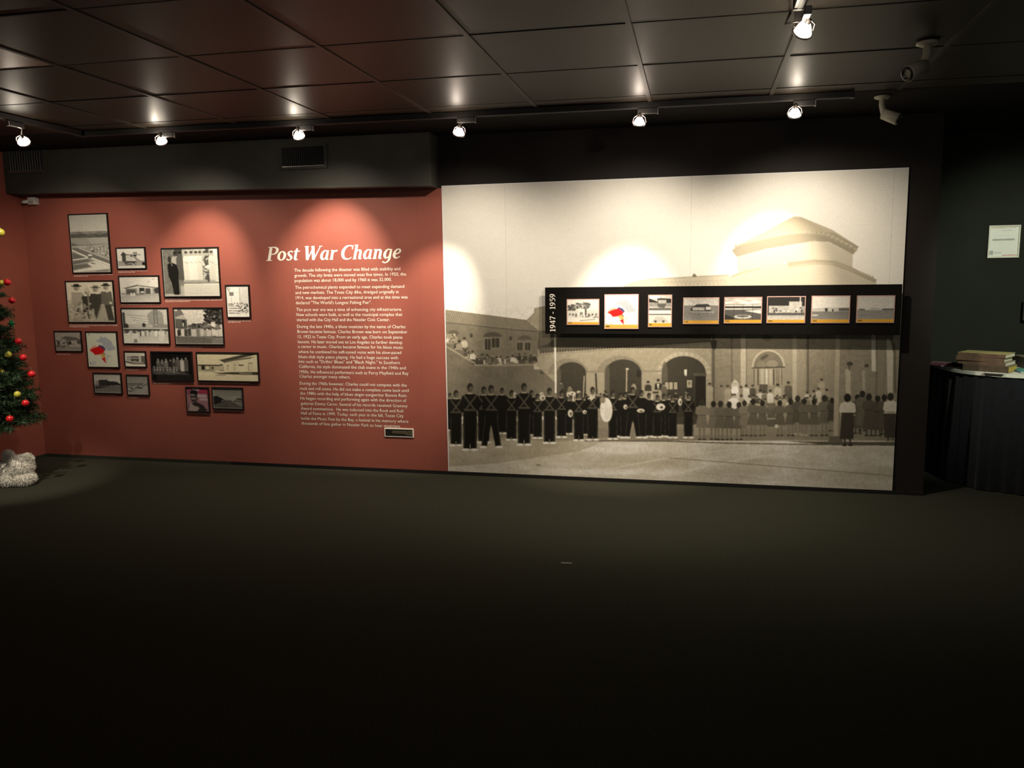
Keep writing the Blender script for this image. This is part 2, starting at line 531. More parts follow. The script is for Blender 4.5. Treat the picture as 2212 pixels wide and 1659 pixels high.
# ------------------------------------------------------------------ the mural: a printed old photograph, drawn here shape by shape
def person_back(c, x, yt, yf, strap=True, legs='closed', body=0.009, w=1.0, shoe=0.80, hair=0.025):
    h = yf - yt
    k = h * w
    lx = 0.046 * k if legs == 'closed' else 0.105 * k
    # trousers
    for s in (-1, 1):
        c.poly([(x + s * 0.002 * h, yt + 0.38 * h), (x + s * 0.092 * k, yt + 0.38 * h), (x + s * 0.10 * k, yt + 0.55 * h),
                (x + s * (lx + 0.047 * k), yf - 0.02 * h), (x + s * (lx - 0.043 * k), yf - 0.02 * h), (x - s * 0.004 * h, yt + 0.62 * h)], body)
        c.line([(x + s * 0.088 * k, yt + 0.5 * h), (x + s * (lx + 0.030 * k), yf - 0.03 * h)], 0.007 * h, 0.06)
        c.ell(x + s * (lx + 0.014 * k), yf - 0.010 * h, 0.056 * k, 0.019 * h, shoe)
    # jacket, arms
    c.poly([(x - 0.035 * k, yt + 0.155 * h), (x + 0.035 * k, yt + 0.155 * h), (x + 0.115 * k, yt + 0.195 * h), (x + 0.138 * k, yt + 0.30 * h), (x + 0.125 * k, yt + 0.40 * h),
            (x + 0.09 * k, yt + 0.42 * h), (x - 0.09 * k, yt + 0.42 * h), (x - 0.125 * k, yt + 0.40 * h), (x - 0.138 * k, yt + 0.30 * h), (x - 0.115 * k, yt + 0.195 * h)], body * 1.15)
    c.poly([(x - 0.03 * k, yt + 0.11 * h), (x + 0.03 * k, yt + 0.11 * h), (x + 0.035 * k, yt + 0.165 * h), (x - 0.035 * k, yt + 0.165 * h)], 0.16)
    c.line([(x - 0.04 * k, yt + 0.158 * h), (x + 0.04 * k, yt + 0.158 * h)], 0.012 * h, 0.5)
    c.ell(x, yt + 0.066 * h, 0.043 * k, 0.064 * h, hair)
    c.ell(x + 0.014 * k, yt + 0.090 * h, 0.031 * k, 0.038 * h, 0.15, 0.7)
    if strap:
        c.line([(x - 0.085 * k, yt + 0.19 * h), (x + 0.06 * k, yt + 0.39 * h)], 0.020 * h, 0.085)
        c.line([(x + 0.085 * k, yt + 0.19 * h), (x - 0.06 * k, yt + 0.39 * h)], 0.020 * h, 0.085)
        c.line([(x - 0.088 * k, yt + 0.40 * h), (x + 0.088 * k, yt + 0.40 * h)], 0.026 * h, 0.075)


def girl(c, x, yt, yf, v=0.14, hair=0.03, leg=0.22, shoe=0.04, w=1.0, long=0.70):
    h = yf - yt; k = h * w
    for s in (-1, 1):
        c.poly([(x + s * 0.015 * k, yt + long * h - 2), (x + s * 0.075 * k, yt + long * h - 2), (x + s * 0.06 * k, yf - 0.03 * h), (x + s * 0.03 * k, yf - 0.03 * h)], leg)
        c.ell(x + s * 0.05 * k, yf - 0.015 * h, 0.045 * k, 0.022 * h, shoe)
    c.poly([(x - 0.085 * k, yt + 0.38 * h), (x + 0.085 * k, yt + 0.38 * h), (x + 0.14 * k, yt + long * h), (x - 0.14 * k, yt + long * h)], v * 0.95)
    for q in (-0.07, 0.0, 0.06):
        c.line([(x + q * 0.8 * k, yt + 0.44 * h), (x + q * 1.5 * k, yt + long * h)], 0.012 * h, v * 0.72)
    c.poly([(x - 0.04 * k, yt + 0.15 * h), (x + 0.04 * k, yt + 0.15 * h), (x + 0.125 * k, yt + 0.20 * h), (x + 0.145 * k, yt + 0.34 * h), (x + 0.08 * k, yt + 0.41 * h), (x - 0.08 * k, yt + 0.41 * h), (x - 0.145 * k, yt + 0.34 * h), (x - 0.125 * k, yt + 0.20 * h)], v)
    c.line([(x - 0.082 * k, yt + 0.395 * h), (x + 0.082 * k, yt + 0.395 * h)], 0.022 * h, v * 0.45)
    c.ell(x, yt + 0.085 * h, 0.062 * k, 0.085 * h, hair)


def small_folk(c, x, y, s, v, face=0.3, hair=0.05):
    """head and shoulders of a bystander, s = head height"""
    c.poly([(x - 0.9 * s, y + 2.6 * s), (x - 0.85 * s, y + 1.2 * s), (x - 0.3 * s, y + 0.85 * s), (x + 0.3 * s, y + 0.85 * s), (x + 0.85 * s, y + 1.2 * s), (x + 0.9 * s, y + 2.6 * s)], v)
    c.ell(x, y + 0.45 * s, 0.40 * s, 0.52 * s, face)
    c.ell(x, y + 0.25 * s, 0.42 * s, 0.34 * s, hair)


def arch_pts(xa, xb, ysp, yt, ybot, n=14):
    cx, rx, ry = (xa + xb) / 2, (xb - xa) / 2, ysp - yt
    pts = [(xa, ybot)]
    for i in range(n + 1):
        a = math.pi - math.pi * i / n
        pts.append((cx + rx * math.cos(a), ysp - ry * math.sin(a)))
    pts.append((xb, ybot))
    return pts


def draw_mural():
    c = CV(944, 350, 1972, 1072, 1028, 722, 2, 0.80)
    R = random.Random(5)
    SK = 0.80
    c.noise(0.02, 60); c.noise(0.015, 9)
    # ---- rotunda, top right
    c.poly([(1577, 596), (1601, 586), (1650, 575), (1757, 560), (1806, 563), (1840, 577), (1894, 604), (1890, 640), (1577, 640)], 0.50)
    c.poly([(1577, 596), (1601, 586), (1645, 575), (1640, 582), (1600, 592), (1580, 602)], 0.40)
    c.poly([(1700, 566), (1757, 558), (1806, 562), (1840, 577), (1894, 604), (1889, 611), (1836, 586), (1800, 573), (1757, 571), (1702, 577)], 0.34)
    for i in range(30):
        x = 1705 + i * 6.2; y = 577 - (i * 0.9 if i < 9 else 8) + max(0, (i - 16) * 2.3)
        c.ell(x, y, 2.6, 3.2, 0.42)
    c.poly([(1591, 552), (1652, 538), (1757, 521), (1792, 521), (1842, 548), (1841.6, 578), (1806, 564), (1757, 560), (1700, 567), (1593, 588)], 0.52)
    for y in range(528, 590, 5):
        c.line([(1593, y + 26), (1700, y + 8), (1790, y + 2), (1841, y + 22)], 0.8, 0.40, 0.6)
    c.poly([(1752, 522), (1757, 521), (1757, 561), (1752, 562)], 0.48)
    c.poly([(1716, 467), (1731, 468.6), (1799, 497), (1855, 533), (1846, 537), (1844, 549), (1791.6, 521), (1757, 519), (1652, 537), (1590, 554), (1588, 547), (1580, 540.7), (1596, 528.5), (1650, 501.6), (1684, 482)], 0.41)
    c.poly([(1580, 540.7), (1600, 528), (1700, 508), (1757, 500), (1800, 503), (1855, 533), (1844, 549), (1791.6, 521), (1757, 519), (1652, 537), (1590, 554)], 0.29)
    for i in range(26):                                                   # tile courses on the roof
        t = i / 25
        c.line([(1720 + (t - 0.5) * 20, 470), (1598 + 250 * t, 527 - 26 * math.sin(math.pi * t) + 6 * t)], 1.0, 0.38, 0.7)
    for i in range(27):                                                   # scalloped eave
        t = i / 26; x = 1590 + 258 * t
        y = 533 - 30 * math.sin(math.pi * min(1, t * 0.86 + 0.02)) + (max(0, t - 0.76) * 70)
        c.ell(x, y, 4.0, 4.2, 0.44); c.ell(x, y + 2.2, 2.6, 2.4, 0.29, 0.8)
    c.line([(1590, 554), (1652, 537), (1757, 520), (1791.6, 521), (1844, 549)], 1.6, 0.24)
    # ---- low wing with arcaded frieze left of the rotunda
    c.poly([(1348, 618), (1372, 609), (1404, 603), (1480, 599), (1574, 594), (1585, 600), (1580, 640), (1340, 640)], 0.50)
    c.line([(1350, 617), (1372, 609), (1404, 603), (1480, 599), (1574, 594)], 2.0, 0.34)
    for i in range(24):
        x = 1364 + i * 8.7; y = 614 - min(1, (x - 1350) / 60) * 4 - (x - 1400) * 0.03
        c.poly(arch_pts(x - 3.2, x + 3.2, y + 3, y - 1.2, 640, 6), 0.40); c.poly(arch_pts(x - 2.0, x + 2.0, y + 4, y + 1, 640, 6), 0.52)
    c.poly([(1495, 599), (1497, 592), (1501, 591), (1506, 598)], 0.16)
    # ---- left wing: tiled roof and wall
    c.poly([(950, 692), (1013, 699), (1077, 706.7), (1160, 713), (1175, 715), (1175, 800), (950, 800)], 0.20)
    c.noise(0.10, 7, 950, 692, 1175, 800)
    c.poly([(950, 668), (961, 669.6), (1092, 686), (1138, 692), (1152, 704), (1165, 712), (1160, 716), (1077, 709), (1013, 701), (950, 694)], 0.30)
    for i in range(44):
        xa = 950 + i * 4.9
        xb = xa + 9 + i * 0.12
        ya = 668 + (xa - 950) * 0.128; yb = 693 + (xb - 950) * 0.104
        if xa < 1150: c.line([(xa, max(ya, 668)), (xb, yb)], 2.0, 0.15, 0.85)
    c.line([(950, 668), (961, 669.6), (1092, 686), (1138, 692)], 1.4, 0.16)
    c.line([(950, 695), (1013, 701.5), (1077, 709), (1160, 716)], 2.2, 0.10)
    c.poly([(1138, 692), (1147, 684), (1154, 677), (1154.8, 666.5), (1178, 661.5), (1190, 661), (1190, 722), (1166, 716), (1160, 708)], 0.36)
    c.line([(1138, 692), (1147, 684), (1154, 677), (1154.8, 666.5), (1180, 661.5)], 1.6, 0.20)
    c.poly(arch_pts(968, 993, 722, 713, 722, 10), 0.12); c.rect(962, 721, 988, 742, 0.32); c.ell(966, 734, 3.5, 5, 0.62)
    for i in range(12): c.ell(963 + R.random() * 24, 722 + R.random() * 18, 2, 2.4, R.choice([0.1, 0.16, 0.5]))
    c.poly(arch_pts(1044, 1084, 728, 717, 728, 12), 0.10); c.poly(arch_pts(1117, 1150, 734, 724.5, 734, 12), 0.12)
    for (xa, xb, ya, yb) in ((1047, 1060, 732, 756), (1062, 1079, 730, 751), (1117, 1129, 740, 757), (1134, 1146, 740, 757)):
        c.rect(xa - 1.6, ya - 1.6, xb + 1.6, yb + 1.2, 0.29); c.rect(xa, ya, xb, yb, 0.055); c.line([((xa + xb) / 2, ya), ((xa + xb) / 2, yb)], 1, 0.2)
    c.ell(1018, 725, 3.5, 5, 0.07); c.ell(1103, 731, 3, 5, 0.07)
    # ---- terrace wall with the seated crowd
    c.poly([(950, 744), (963, 748), (984, 760), (1006, 774), (1025, 784), (1027, 789), (1158, 787), (1219, 842), (1225, 900), (950, 900)], 0.19)
    c.noise(0.10, 14, 950, 745, 1225, 900); c.noise(0.08, 3, 950, 745, 1225, 900)
    for i in range(70):
        t = R.random()
        if t < 0.35:
            u = t / 0.35; x = 985 + 42 * u + R.uniform(-3, 3); y = 742 + 34 * u + R.uniform(-9, 0)
        else:
            u = (t - 0.35) / 0.65; x = 1027 + 128 * u; y = 771 + R.uniform(-7, 4)
        small_folk(c, x, y - 1, 5.6, R.choice([0.05, 0.07, 0.1, 0.16, 0.55, 0.62]), R.choice([0.2, 0.3, 0.12]), R.choice([0.03, 0.05, 0.3]))
    small_folk(c, 1003, 729, 8, 0.5, 0.3, 0.03); small_folk(c, 992, 735, 8, 0.3, 0.2, 0.03); small_folk(c, 1021, 758, 7, 0.6, 0.3, 0.03)
    small_folk(c, 1160, 777, 8, 0.5, 0.2, 0.03); small_folk(c, 1172, 793, 6, 0.1, 0.2, 0.03)
    c.line([(950, 744), (963, 748), (984, 760), (1006, 774), (1025, 784), (1027, 789), (1090, 789.5), (1158, 787.5)], 2.8, 0.36)
    c.line([(1158, 787.5), (1188, 814), (1219, 843)], 2.6, 0.34)
    # ---- arcade
    c.poly([(1166, 715), (1200, 715), (1540, 700), (1540, 960), (1219, 960), (1219, 842), (1160, 790)], 0.35)
    c.noise(0.08, 5, 1166, 750, 1540, 860)
    c.poly([(1166, 715), (1540, 700), (1540, 737), (1450, 742.5), (1232, 757), (1168, 761), (1160, 750)], 0.11)
    c.poly([(1166, 716), (1215, 722), (1180, 745), (1166, 748)], 0.22); c.line([(1178, 748), (1225, 731)], 3, 0.10)
    for i in range(62):
        x = 1168 + i * 6; y = 761 - (x - 1168) * 0.0655
        c.ell(x, y, 2.4, 2.6, 0.065); c.ell(x + 3, y - 3.5, 1.6, 2.0, 0.17, 0.6)
    c.line([(1166, 766), (1232, 762), (1450, 747), (1537, 742)], 1.5, 0.22, 0.8)
    for (xa, xb, ysp, yt, oa, ob, ot, ring) in ((1203, 1266, 806, 782, 1184, 1271, 774.5, 0.26), (1306, 1386, 808, 776, 1288, 1391, 768.5, 0.27), (1429, 1525, 806, 769, 1419, 1536, 760, 0.46)):
        c.poly(arch_pts(oa, ob, ysp + 2, ot, ysp + 2, 18), ring)
        cx, rx = (oa + ob) / 2, (ob - oa) / 2
        for i in range(1, 14):
            a = math.pi * i / 14
            c.line([(cx + rx * 0.80 * math.cos(a), ysp - (ysp - yt) * 0.92 * math.sin(a)), (cx + rx * math.cos(a), ysp + 2 - (ysp + 2 - ot) * math.sin(a))], 1.0, 0.17, 0.7)
        c.poly(arch_pts(xa, xb, ysp, yt, 960, 20), 0.055)
        c.vgrad(xa + 3, ysp + 5, xb - 3, 900, 0.055, 0.04)
        c.poly(arch_pts(xa, xa + (xb - xa) * 0.14, ysp, yt + 12, 960, 6), 0.12, 0.8)
    c.rect(1266, 801, 1307, 805, 0.24); c.rect(1386, 800, 1429, 804, 0.26)
    c.rect(1268, 805, 1305, 900, 0.36); c.rect(1388, 804, 1420, 900, 0.36)
    c.rect(1375, 800, 1385, 815, 0.03); c.rect(1435, 824, 1466, 843, 0.045)
    for q in (1437, 1446, 1456): c.rect(q, 826, q + 7, 841, 0.40)
    c.rect(1482, 819, 1497, 866, 0.035); c.rect(1484, 821, 1494.5, 837, 0.42); c.ell(1489, 828, 3, 4, 0.2)
    c.rect(1502, 812, 1525, 880, 0.022); c.rect(1498, 806, 1526, 812, 0.10); c.poly([(1478, 799), (1484, 798), (1483, 812), (1479, 811)], 0.75)
    # ---- brick block on the right
    c.poly([(1536, 700), (1945, 690), (1945, 960), (1536, 960)], 0.26)
    for y in np.arange(700, 955, 3.1):
        c.line([(1540, y + 2), (1945, y - 1)], 0.8, 0.25, 0.45)
    c.noise(0.12, 3.5, 1536, 700, 1945, 940, 2.0)
    c.rect(1612, 705, 1740, 900, 0.36, 0.55)
    for (xa, xb, v) in ((1538, 1544, 0.10), (1579, 1582.5, 0.14), (1600, 1611, 0.52), (1611, 1614, 0.22), (1712, 1721, 0.46), (1743, 1747.5, 0.10), (1780, 1803, 0.28), (1891, 1895, 0.16), (1896, 1914, 0.26)):
        c.rect(xa, 700, xb, 880, v, 0.85)
    c.poly([(1534, 736), (1549, 735), (1547, 752), (1543, 758), (1538, 753)], 0.07)
    c.poly(arch_pts(1624, 1696, 793, 755, 794, 18), 0.50); c.poly(arch_pts(1628, 1692, 793, 759, 794, 18), 0.20)
    c.poly([(1640, 775), (1655, 764), (1662, 768), (1648, 778)], 0.10); c.ell(1668, 786, 12, 8, 0.30); c.ell(1645, 788, 10, 7, 0.26)
    c.line([(1624, 795), (1696, 793)], 2.6, 0.06)
    c.rect(1628, 796, 1692, 832, 0.36)
    for (xa, xb, v) in ((1628, 1630, .1), (1636, 1639, .08), (1643, 1650, .5), (1654, 1658, .62), (1662, 1668, .48), (1670, 1673, .08), (1676, 1684, .26), (1688, 1690, .12)):
        c.rect(xa, 797, xb, 832, v)
    c.rect(1640, 830, 1658, 850, 0.10); c.ell(1657, 730, 11, 7, 0.2)
    for (xa, xb, ya, yb, v) in ((1882, 1891, 700, 802, .60), (1826, 1837, 797, 860, .46), (1862, 1868, 800, 850, .40)):
        c.poly([(xa, ya), (xb, ya), (xb + 1, yb), (xa + 1, yb)], v)
    c.poly([(1915, 732), (1922, 732), (1930, 760), (1928, 850), (1917, 850)], 0.54); c.poly([(1923, 728), (1934, 745), (1937, 850), (1931, 850), (1930, 765)], 0.14)
    c.ell(1836, 786, 7, 5, 0.07); c.ell(1872, 790, 5, 4, 0.07); c.rect(1833, 790, 1836, 800, 0.08)
    # ---- pavement edge and road
    c.poly([(944, 918), (1219, 905), (1500, 918), (1945, 930), (1945, 1072), (944, 1072)], 0.28)
    c.poly([(1250, 926), (1500, 922), (1945, 932), (1945, 958), (1500, 950), (1250, 948)], 0.25)
    c.rect(1500, 916, 1600, 940, 0.40, 0.6)
    c.vgrad(944, 952, 1945, 1072, 0.66, 0.63, 0.9)
    c.poly([(944, 930), (1000, 945), (1330, 945), (1250, 975), (1080, 1000), (944, 1010)], 0.36, 0.7)
    c.noise(0.22, 26, 944, 948, 1945, 1072, 3.5); c.noise(0.12, 8, 944, 948, 1945, 1072, 4.0); c.noise(0.07, 2.2, 944, 940, 1945, 1072)
    for y, v in ((985, 0.46), (1008, 0.42), (1030, 0.40)):
        c.ell(1380, y, 260, 7, v, 0.35, True)
    c.line([(1232, 1027), (1330, 1010), (1440, 990), (1530, 977), (1609, 968)], 3.2, 0.68, 0.65)
    c.line([(1425, 1032), (1541, 1003), (1640, 986), (1727, 975)], 4.2, 0.70, 0.75)
    c.line([(1445, 989), (1620, 1003), (1931, 1028)], 1.6, 0.16, 0.8)
    c.line([(1500, 1020), (1700, 1040)], 1.0, 0.22, 0.5)
    c.line([(1250, 952), (1440, 953), (1560, 957), (1700, 959.5), (1945, 962)], 2.4, 0.085)
    c.poly([(1700, 953), (1945, 955), (1945, 963), (1800, 962)], 0.10)
    c.ell(1163, 1004.5, 6, 0.9, 0.09)
    # ---- bystanders behind the band and on the right
    for (x, y, s, v) in ((1212, 824, 6, .10), (1231, 832, 6, .2), (1369, 826, 6, .3), (1400, 823, 8.5, .05), (1422, 819, 9, .035), (1434, 828, 7, .12), (1412, 846, 7, .5)):
        small_folk(c, x, y, s, v, 0.34, 0.04)
    c.poly([(1419, 829), (1424, 829), (1422, 842)], 0.65)
    for (x, y, s, v) in ((1533, 827, 8, .42), (1558, 832, 8, .28), (1572, 832, 8, .42), (1601, 834, 7, .3), (1612, 831, 8, .66), (1626, 831, 8, .10), (1642, 842, 8, .62), (1651, 845, 7, .2), (1664, 842, 8, .66), (1680, 829, 9, .5), (1703, 824, 9.5, .12), (1744, 846, 7, .6), (1758, 843, 8, .38), (1775, 818, 8, .40), (1768, 838, 7, .55), (1786, 840, 8, .3)):
        small_folk(c, x, y, s, v, 0.30, R.choice([0.03, 0.04, 0.06]))
        c.poly([(x - 0.8 * s, y + 2.4 * s), (x + 0.8 * s, y + 2.4 * s), (x + 0.95 * s, y + 5.2 * s), (x - 0.95 * s, y + 5.2 * s)], v * 0.92)
    for i in range(34):
        small_folk(c, R.uniform(1600, 1800), R.uniform(852, 868), 6.5, R.choice([.08, .12, .2, .4, .6]), R.choice([.2, .3]), R.choice([.03, .05]))
    for i in range(26):
        x = R.uniform(1220, 1500); small_folk(c, x, R.uniform(842, 858), 6.5, R.choice([.03, .05, .1, .3]), .28, R.choice([.03, .05]))
    # white-hatted drum major on the steps
    c.poly([(1580, 828), (1588, 819), (1596, 828), (1597, 862), (1580, 862)], 0.62); c.line([(1580, 829), (1597, 829)], 1.2, 0.3)
    c.poly([(1579, 842), (1585, 835), (1592, 835), (1595, 845), (1592, 851), (1581, 850)], 0.88); c.rect(1580, 850, 1590, 857, 0.12); c.rect(1582, 855, 1590, 860, 0.5)
    c.poly([(1573, 864), (1580, 860), (1591, 860), (1597, 866), (1592, 880), (1586, 894), (1582, 882)], 0.80)
    # ---- the band, from far to near
    for (x, yt, yf, st, lg) in ((1084.5, 837, 937, 0, 'closed'), (1148, 842, 941, 0, 'closed'), (972, 848, 930, 0, 'closed'), (1228, 852, 938, 0, 'closed'), (1265, 850, 940, 0, 'closed'), (1340, 848, 944, 0, 'closed'), (1350, 846, 946, 0, 'closed'), (1402, 848, 944, 0, 'closed'), (1434, 850, 943, 0, 'closed'), (1445, 848, 944, 0, 'closed'),
                               (1386, 842, 946, 0, 'closed'), (1420, 852, 945, 1, 'closed'), (1453, 853, 946, 1, 'closed'), (1487, 849, 946, 1, 'closed'), (1161, 850, 947, 1, 'closed'), (1213, 843, 945, 1, 'closed'), (1105, 842, 951, 1, 'closed'), (1045, 834, 957, 1, 'closed'), (1318, 843, 949, 1, 'open'), (1367, 835, 946, 1, 'open'), (1250.6, 846, 952, 1, 'closed'), (1280, 835, 951, 1, 'closed'), (1187, 837, 958, 1, 'closed'),
                               (985, 842, 963, 1, 'closed'), (1132, 827, 962, 1, 'closed'), (1061, 831, 967, 1, 'open'), (1015.5, 827, 973, 1, 'closed')):
        if x == 1318:
            continue
        person_back(c, x, yt, yf, bool(st), lg, w=1.06)
    person_back(c, 1324, 843, 949, True, 'closed', w=0.95)
    c.ell(1309.4, 886, 14.4, 27.7, 0.08); c.ell(1309.4, 886, 13.2, 26.5, 0.74); c.ell(1312, 890, 8, 18, 0.64, 0.6, True)
    c.ell(1302, 864, 6, 7, 0.25)
    # brass instruments and drums catching the light
    for (x, y, rx, ry) in ((1170, 851, 4, 3.5), (1172, 859, 6, 6), (1112, 853, 3, 6), (1227, 852, 3, 5), (1236, 850, 8, 4), (1240, 858, 3, 9), (1250, 847, 4, 3), (1351, 879, 4, 5), (1384, 887, 8, 4), (1469, 868, 4, 8), (1263, 890, 4, 4), (1232, 893, 5, 8)):
        c.ell(x, y, rx, ry, 0.62); c.ell(x + 1, y + 1, rx * 0.5, ry * 0.5, 0.12)
    c.ell(1427, 879, 9.5, 7, 0.68); c.ell(1429, 880, 3.4, 3.2, 0.08)
    c.line([(1262, 812), (1260, 858)], 1.6, 0.5); c.line([(1287, 806), (1289, 852)], 4, 0.05); c.line([(1354, 797), (1353, 846)], 2.6, 0.42); c.ell(1355, 797, 3.4, 2, 0.55)
    c.poly([(1272, 852), (1287, 858), (1276, 866)], 0.55); c.line([(1270, 862), (1286, 854)], 2.4, 0.6)
    # ---- flag pole
    c.poly([(1197, 700), (1200, 700), (1202.2, 849), (1198.6, 849)], 0.78)
    # ---- girls in belted dresses, backs turned
    X = lambda q: 1440 + q / 4.254
    Y = lambda q: 720 + q / 4.254
    for (x, t, f, v) in ((325, 605, 980, .20), (430, 620, 978, .19), (495, 618, 982, .14), (575, 625, 980, .12), (665, 630, 982, .13), (715, 615, 944, .21), (795, 600, 946, .13), (880, 615, 944, .13), (1040, 612, 944, .12), (1140, 600, 944, .115), (1205, 570, 930, .09), (1265, 598, 940, .12), (1355, 600, 944, .12), (1450, 565, 944, .14), (1520, 590, 900, .07)):
        girl(c, X(x), Y(t), Y(f), v, R.choice([0.025, 0.035]), 0.20, R.choice([0.04, 0.05, 0.4]) if x > 1200 else 0.045, 1.12, 0.70)
    c.rect(X(925), Y(640), X(1000), Y(860), 0.10, 0.9); c.line([(X(925), Y(786)), (X(1000), Y(782))], 2, 0.4); c.ell(X(1010), Y(855), 4, 4, 0.6)
    # lamp post
    c.poly([(1806, 700), (1818, 700), (1812, 945), (1800, 945)], 0.40); c.line([(1817, 700), (1811, 945)], 2, 0.22)
    c.poly([(1792, 942), (1816, 942), (1822, 956), (1788, 956)], 0.14)
    # people on the far right
    for (x, t, f, v) in ((1755, 560, 925, .10), (1800, 525, 900, .14), (1860, 550, 945, .09), (1940, 570, 945, .085), (2000, 560, 930, .10)):
        girl(c, X(x), Y(t), Y(f), v, 0.028, 0.09, 0.04, 1.15, 0.85)
    girl(c, X(2058), Y(545), Y(1000), .62, .03, .05, .3, 1.05, 0.42)
    c.poly([(X(1995), Y(735)), (X(2110), Y(735)), (X(2105), Y(960)), (X(2000), Y(960))], 0.05)
    girl(c, X(1662), Y(552), Y(1035), .58, .02, .05, .03, 1.12, 0.42)
    c.poly([(X(1608), Y(728)), (X(1722), Y(728)), (X(1718), Y(972)), (X(1590), Y(972))], 0.045)
    c.noise(0.03, 1.4, 944, 350, 1972, 660); c.noise(0.11, 1.4, 944, 660, 1972, 1072); c.noise(0.07, 5, 944, 660, 1972, 1072)
    a = c.done(1)
    hi, lo = np.array((1.0, 0.97, 0.88), np.float32), np.array((1.0, 0.885, 0.64), np.float32)
    k = np.clip((a - 0.40) / 0.36, 0, 1)
    return a * (lo * (1 - k) + hi * k)


mural_img = draw_mural()
MX0, MX1, MZ0, MZ1 = -1.7625, 1.2625, 0.0255, 2.077
mu = empty('mural', (0, 0, 0))
tag(mu, 'large sepia photo mural of a marching band and crowd before arches', 'mural')
ms = [MX0, on_y(1095, 700)[0], on_y(1489, 700)[0], on_y(1916, 700)[0], MX1]
for a, b in zip(ms[:-1], ms[1:]):
    a2, b2 = a + (0.0003 if a != MX0 else 0), b - (0.0003 if b != MX1 else 0)
    bd = MB().box(a2, b2, 0.0008, 0.0115, MZ0, MZ1).build('mural_board', M_BLACK, mu)
    nx = max(4, int((b2 - a2) / 0.0040)); ny = int((MZ1 - MZ0) / 0.0040)
    Xg, Zg = np.meshgrid(np.linspace(a2, b2, nx), np.linspace(MZ1, MZ0, ny))
    u, w = to_px(np.stack([Xg, np.zeros_like(Xg), Zg], -1))
    Cg = sample(mural_img, u - 944, w - 350)
    Cg[0, :] = Cg[:2, :].mean(); edge = (Zg > MZ1 - 0.006); Cg[edge] = 0.85
    Cg[np.abs(Xg - MX0) < 0.005] = 0.85
    print_mesh('mural_print', np.stack([Xg, np.zeros_like(Xg), Zg], -1), Cg, M_MURAL, bd)

# ------------------------------------------------------------------ the small photographs
def N(w, h, bg): return CV(0, 0, 1, 1, max(40, int(w * 1.2)), max(30, int(h * 1.2)), 2, bg)


def folk(c, x, yt, yb, w, v, head=0.3, hair=0.05, legs=None):
    """standing figure in fractions: head, shoulders, body to yb"""
    h = yb - yt
    c.poly([(x - w * .22, yt + h * .15), (x + w * .22, yt + h * .15), (x + w * .5, yt + h * .22), (x + w * .52, yt + h * .5), (x + w * .46, yb), (x - w * .46, yb), (x - w * .52, yt + h * .5), (x - w * .5, yt + h * .22)], v)
    c.ell(x, yt + h * .085, w * .24, h * .085, head)
    c.ell(x, yt + h * .035, w * .25, h * .042, hair)


def ph_aerial(w, h, R):
    c = N(w, h, .42)
    c.vgrad(0, 0, 1, .29, .42, .52); c.rect(0, .285, 1, .335, .28); c.rect(0, .33, 1, .395, .15); c.noise(.35, .02, 0, .29, 1, .40, 4)
    c.vgrad(0, .395, 1, 1, .36, .42)
    for i in range(14): c.line([(.45 + i * .045, .40), (.75 + i * .05, .66)], .012, .55, .7)
    for i in range(60): c.ell(R.uniform(.5, 1), R.uniform(.55, .72), .02, .008, R.choice([.1, .14, .7]))
    c.line([(0, .48), (.2, .525), (1, .51)], .012, .24); c.poly([(0, .48), (.2, .525), (0, .54)], .2); c.rect(0, .54, .4, .575, .52, .7)
    c.poly([(0, .56), (.2, .57), (1, .80), (1, .88), (.5, .76), (0, .62)], .24)
    c.line([(.2, .575), (1, .79)], .014, .62); c.line([(0, .605), (.42, .74)], .025, .74); c.line([(.48, .745), (1, .88)], .028, .76)
    c.line([(0, .78), (.42, .745)], .022, .70); c.poly([(0, .65), (.38, .74), (0, .77)], .22); c.ell(.48, .70, .06, .016, .75); c.ell(.47, .745, .05, .014, .2)
    c.poly([(0, .80), (.4, .77), (.5, .80), (0, .86)], .22); c.poly([(0, .875), (.38, .85), (.5, .90), (0, .955)], .23)
    c.poly([(.38, .845), (.6, .80), (1, .90), (1, .94), (0, 1), (0, .965), (.52, .91)], .70)
    c.poly([(.5, .83), (.62, .845), (.58, .86), (.48, .85)], .25); c.poly([(.62, .97), (.95, .955), (.9, .995), (.6, .995)], .3)
    c.noise(.12, .012); return c.photo((1, .98, .84))


def ph_house(w, h, R):
    c = N(w, h, .68)
    c.rect(0, .62, 1, .9, .38); c.poly([(.17, .28), (.27, .19), (.36, .31), (.30, .68), (.17, .64)], .10); c.poly([(.12, .34), (.22, .16), (.40, .31), (.36, .34), (.24, .22), (.15, .36)], .05)
    c.poly([(.34, .31), (.86, .31), (.86, .34), (.34, .34)], .12); c.poly([(.22, .17), (.60, .29), (.86, .30), (.34, .30)], .66)
    c.rect(.31, .34, .56, .60, .55); c.rect(.59, .34, .70, .42, .04); c.rect(.58, .2, .73, .27, .2); c.rect(.48, .35, .56, .42, .12)
    c.poly([(.56, .42), (.66, .40), (.98, .85), (.82, .86)], .40)
    for i in range(7): c.line([(.56 + i * .05, .45 + i * .055), (.68 + i * .045, .43 + i * .055)], .012, .12)
    for i in range(26): c.line([(.2 + R.random() * .5, .62 + R.random() * .22), (.2 + R.random() * .5, .66 + R.random() * .2)], .03, R.choice([.05, .08, .4]))
    c.poly([(.9, .70), (1, .70), (1, .9), (.87, .82)], .02); c.rect(0, .88, 1, 1, .62); c.noise(.12, .03); return c.photo((1, .97, .86))


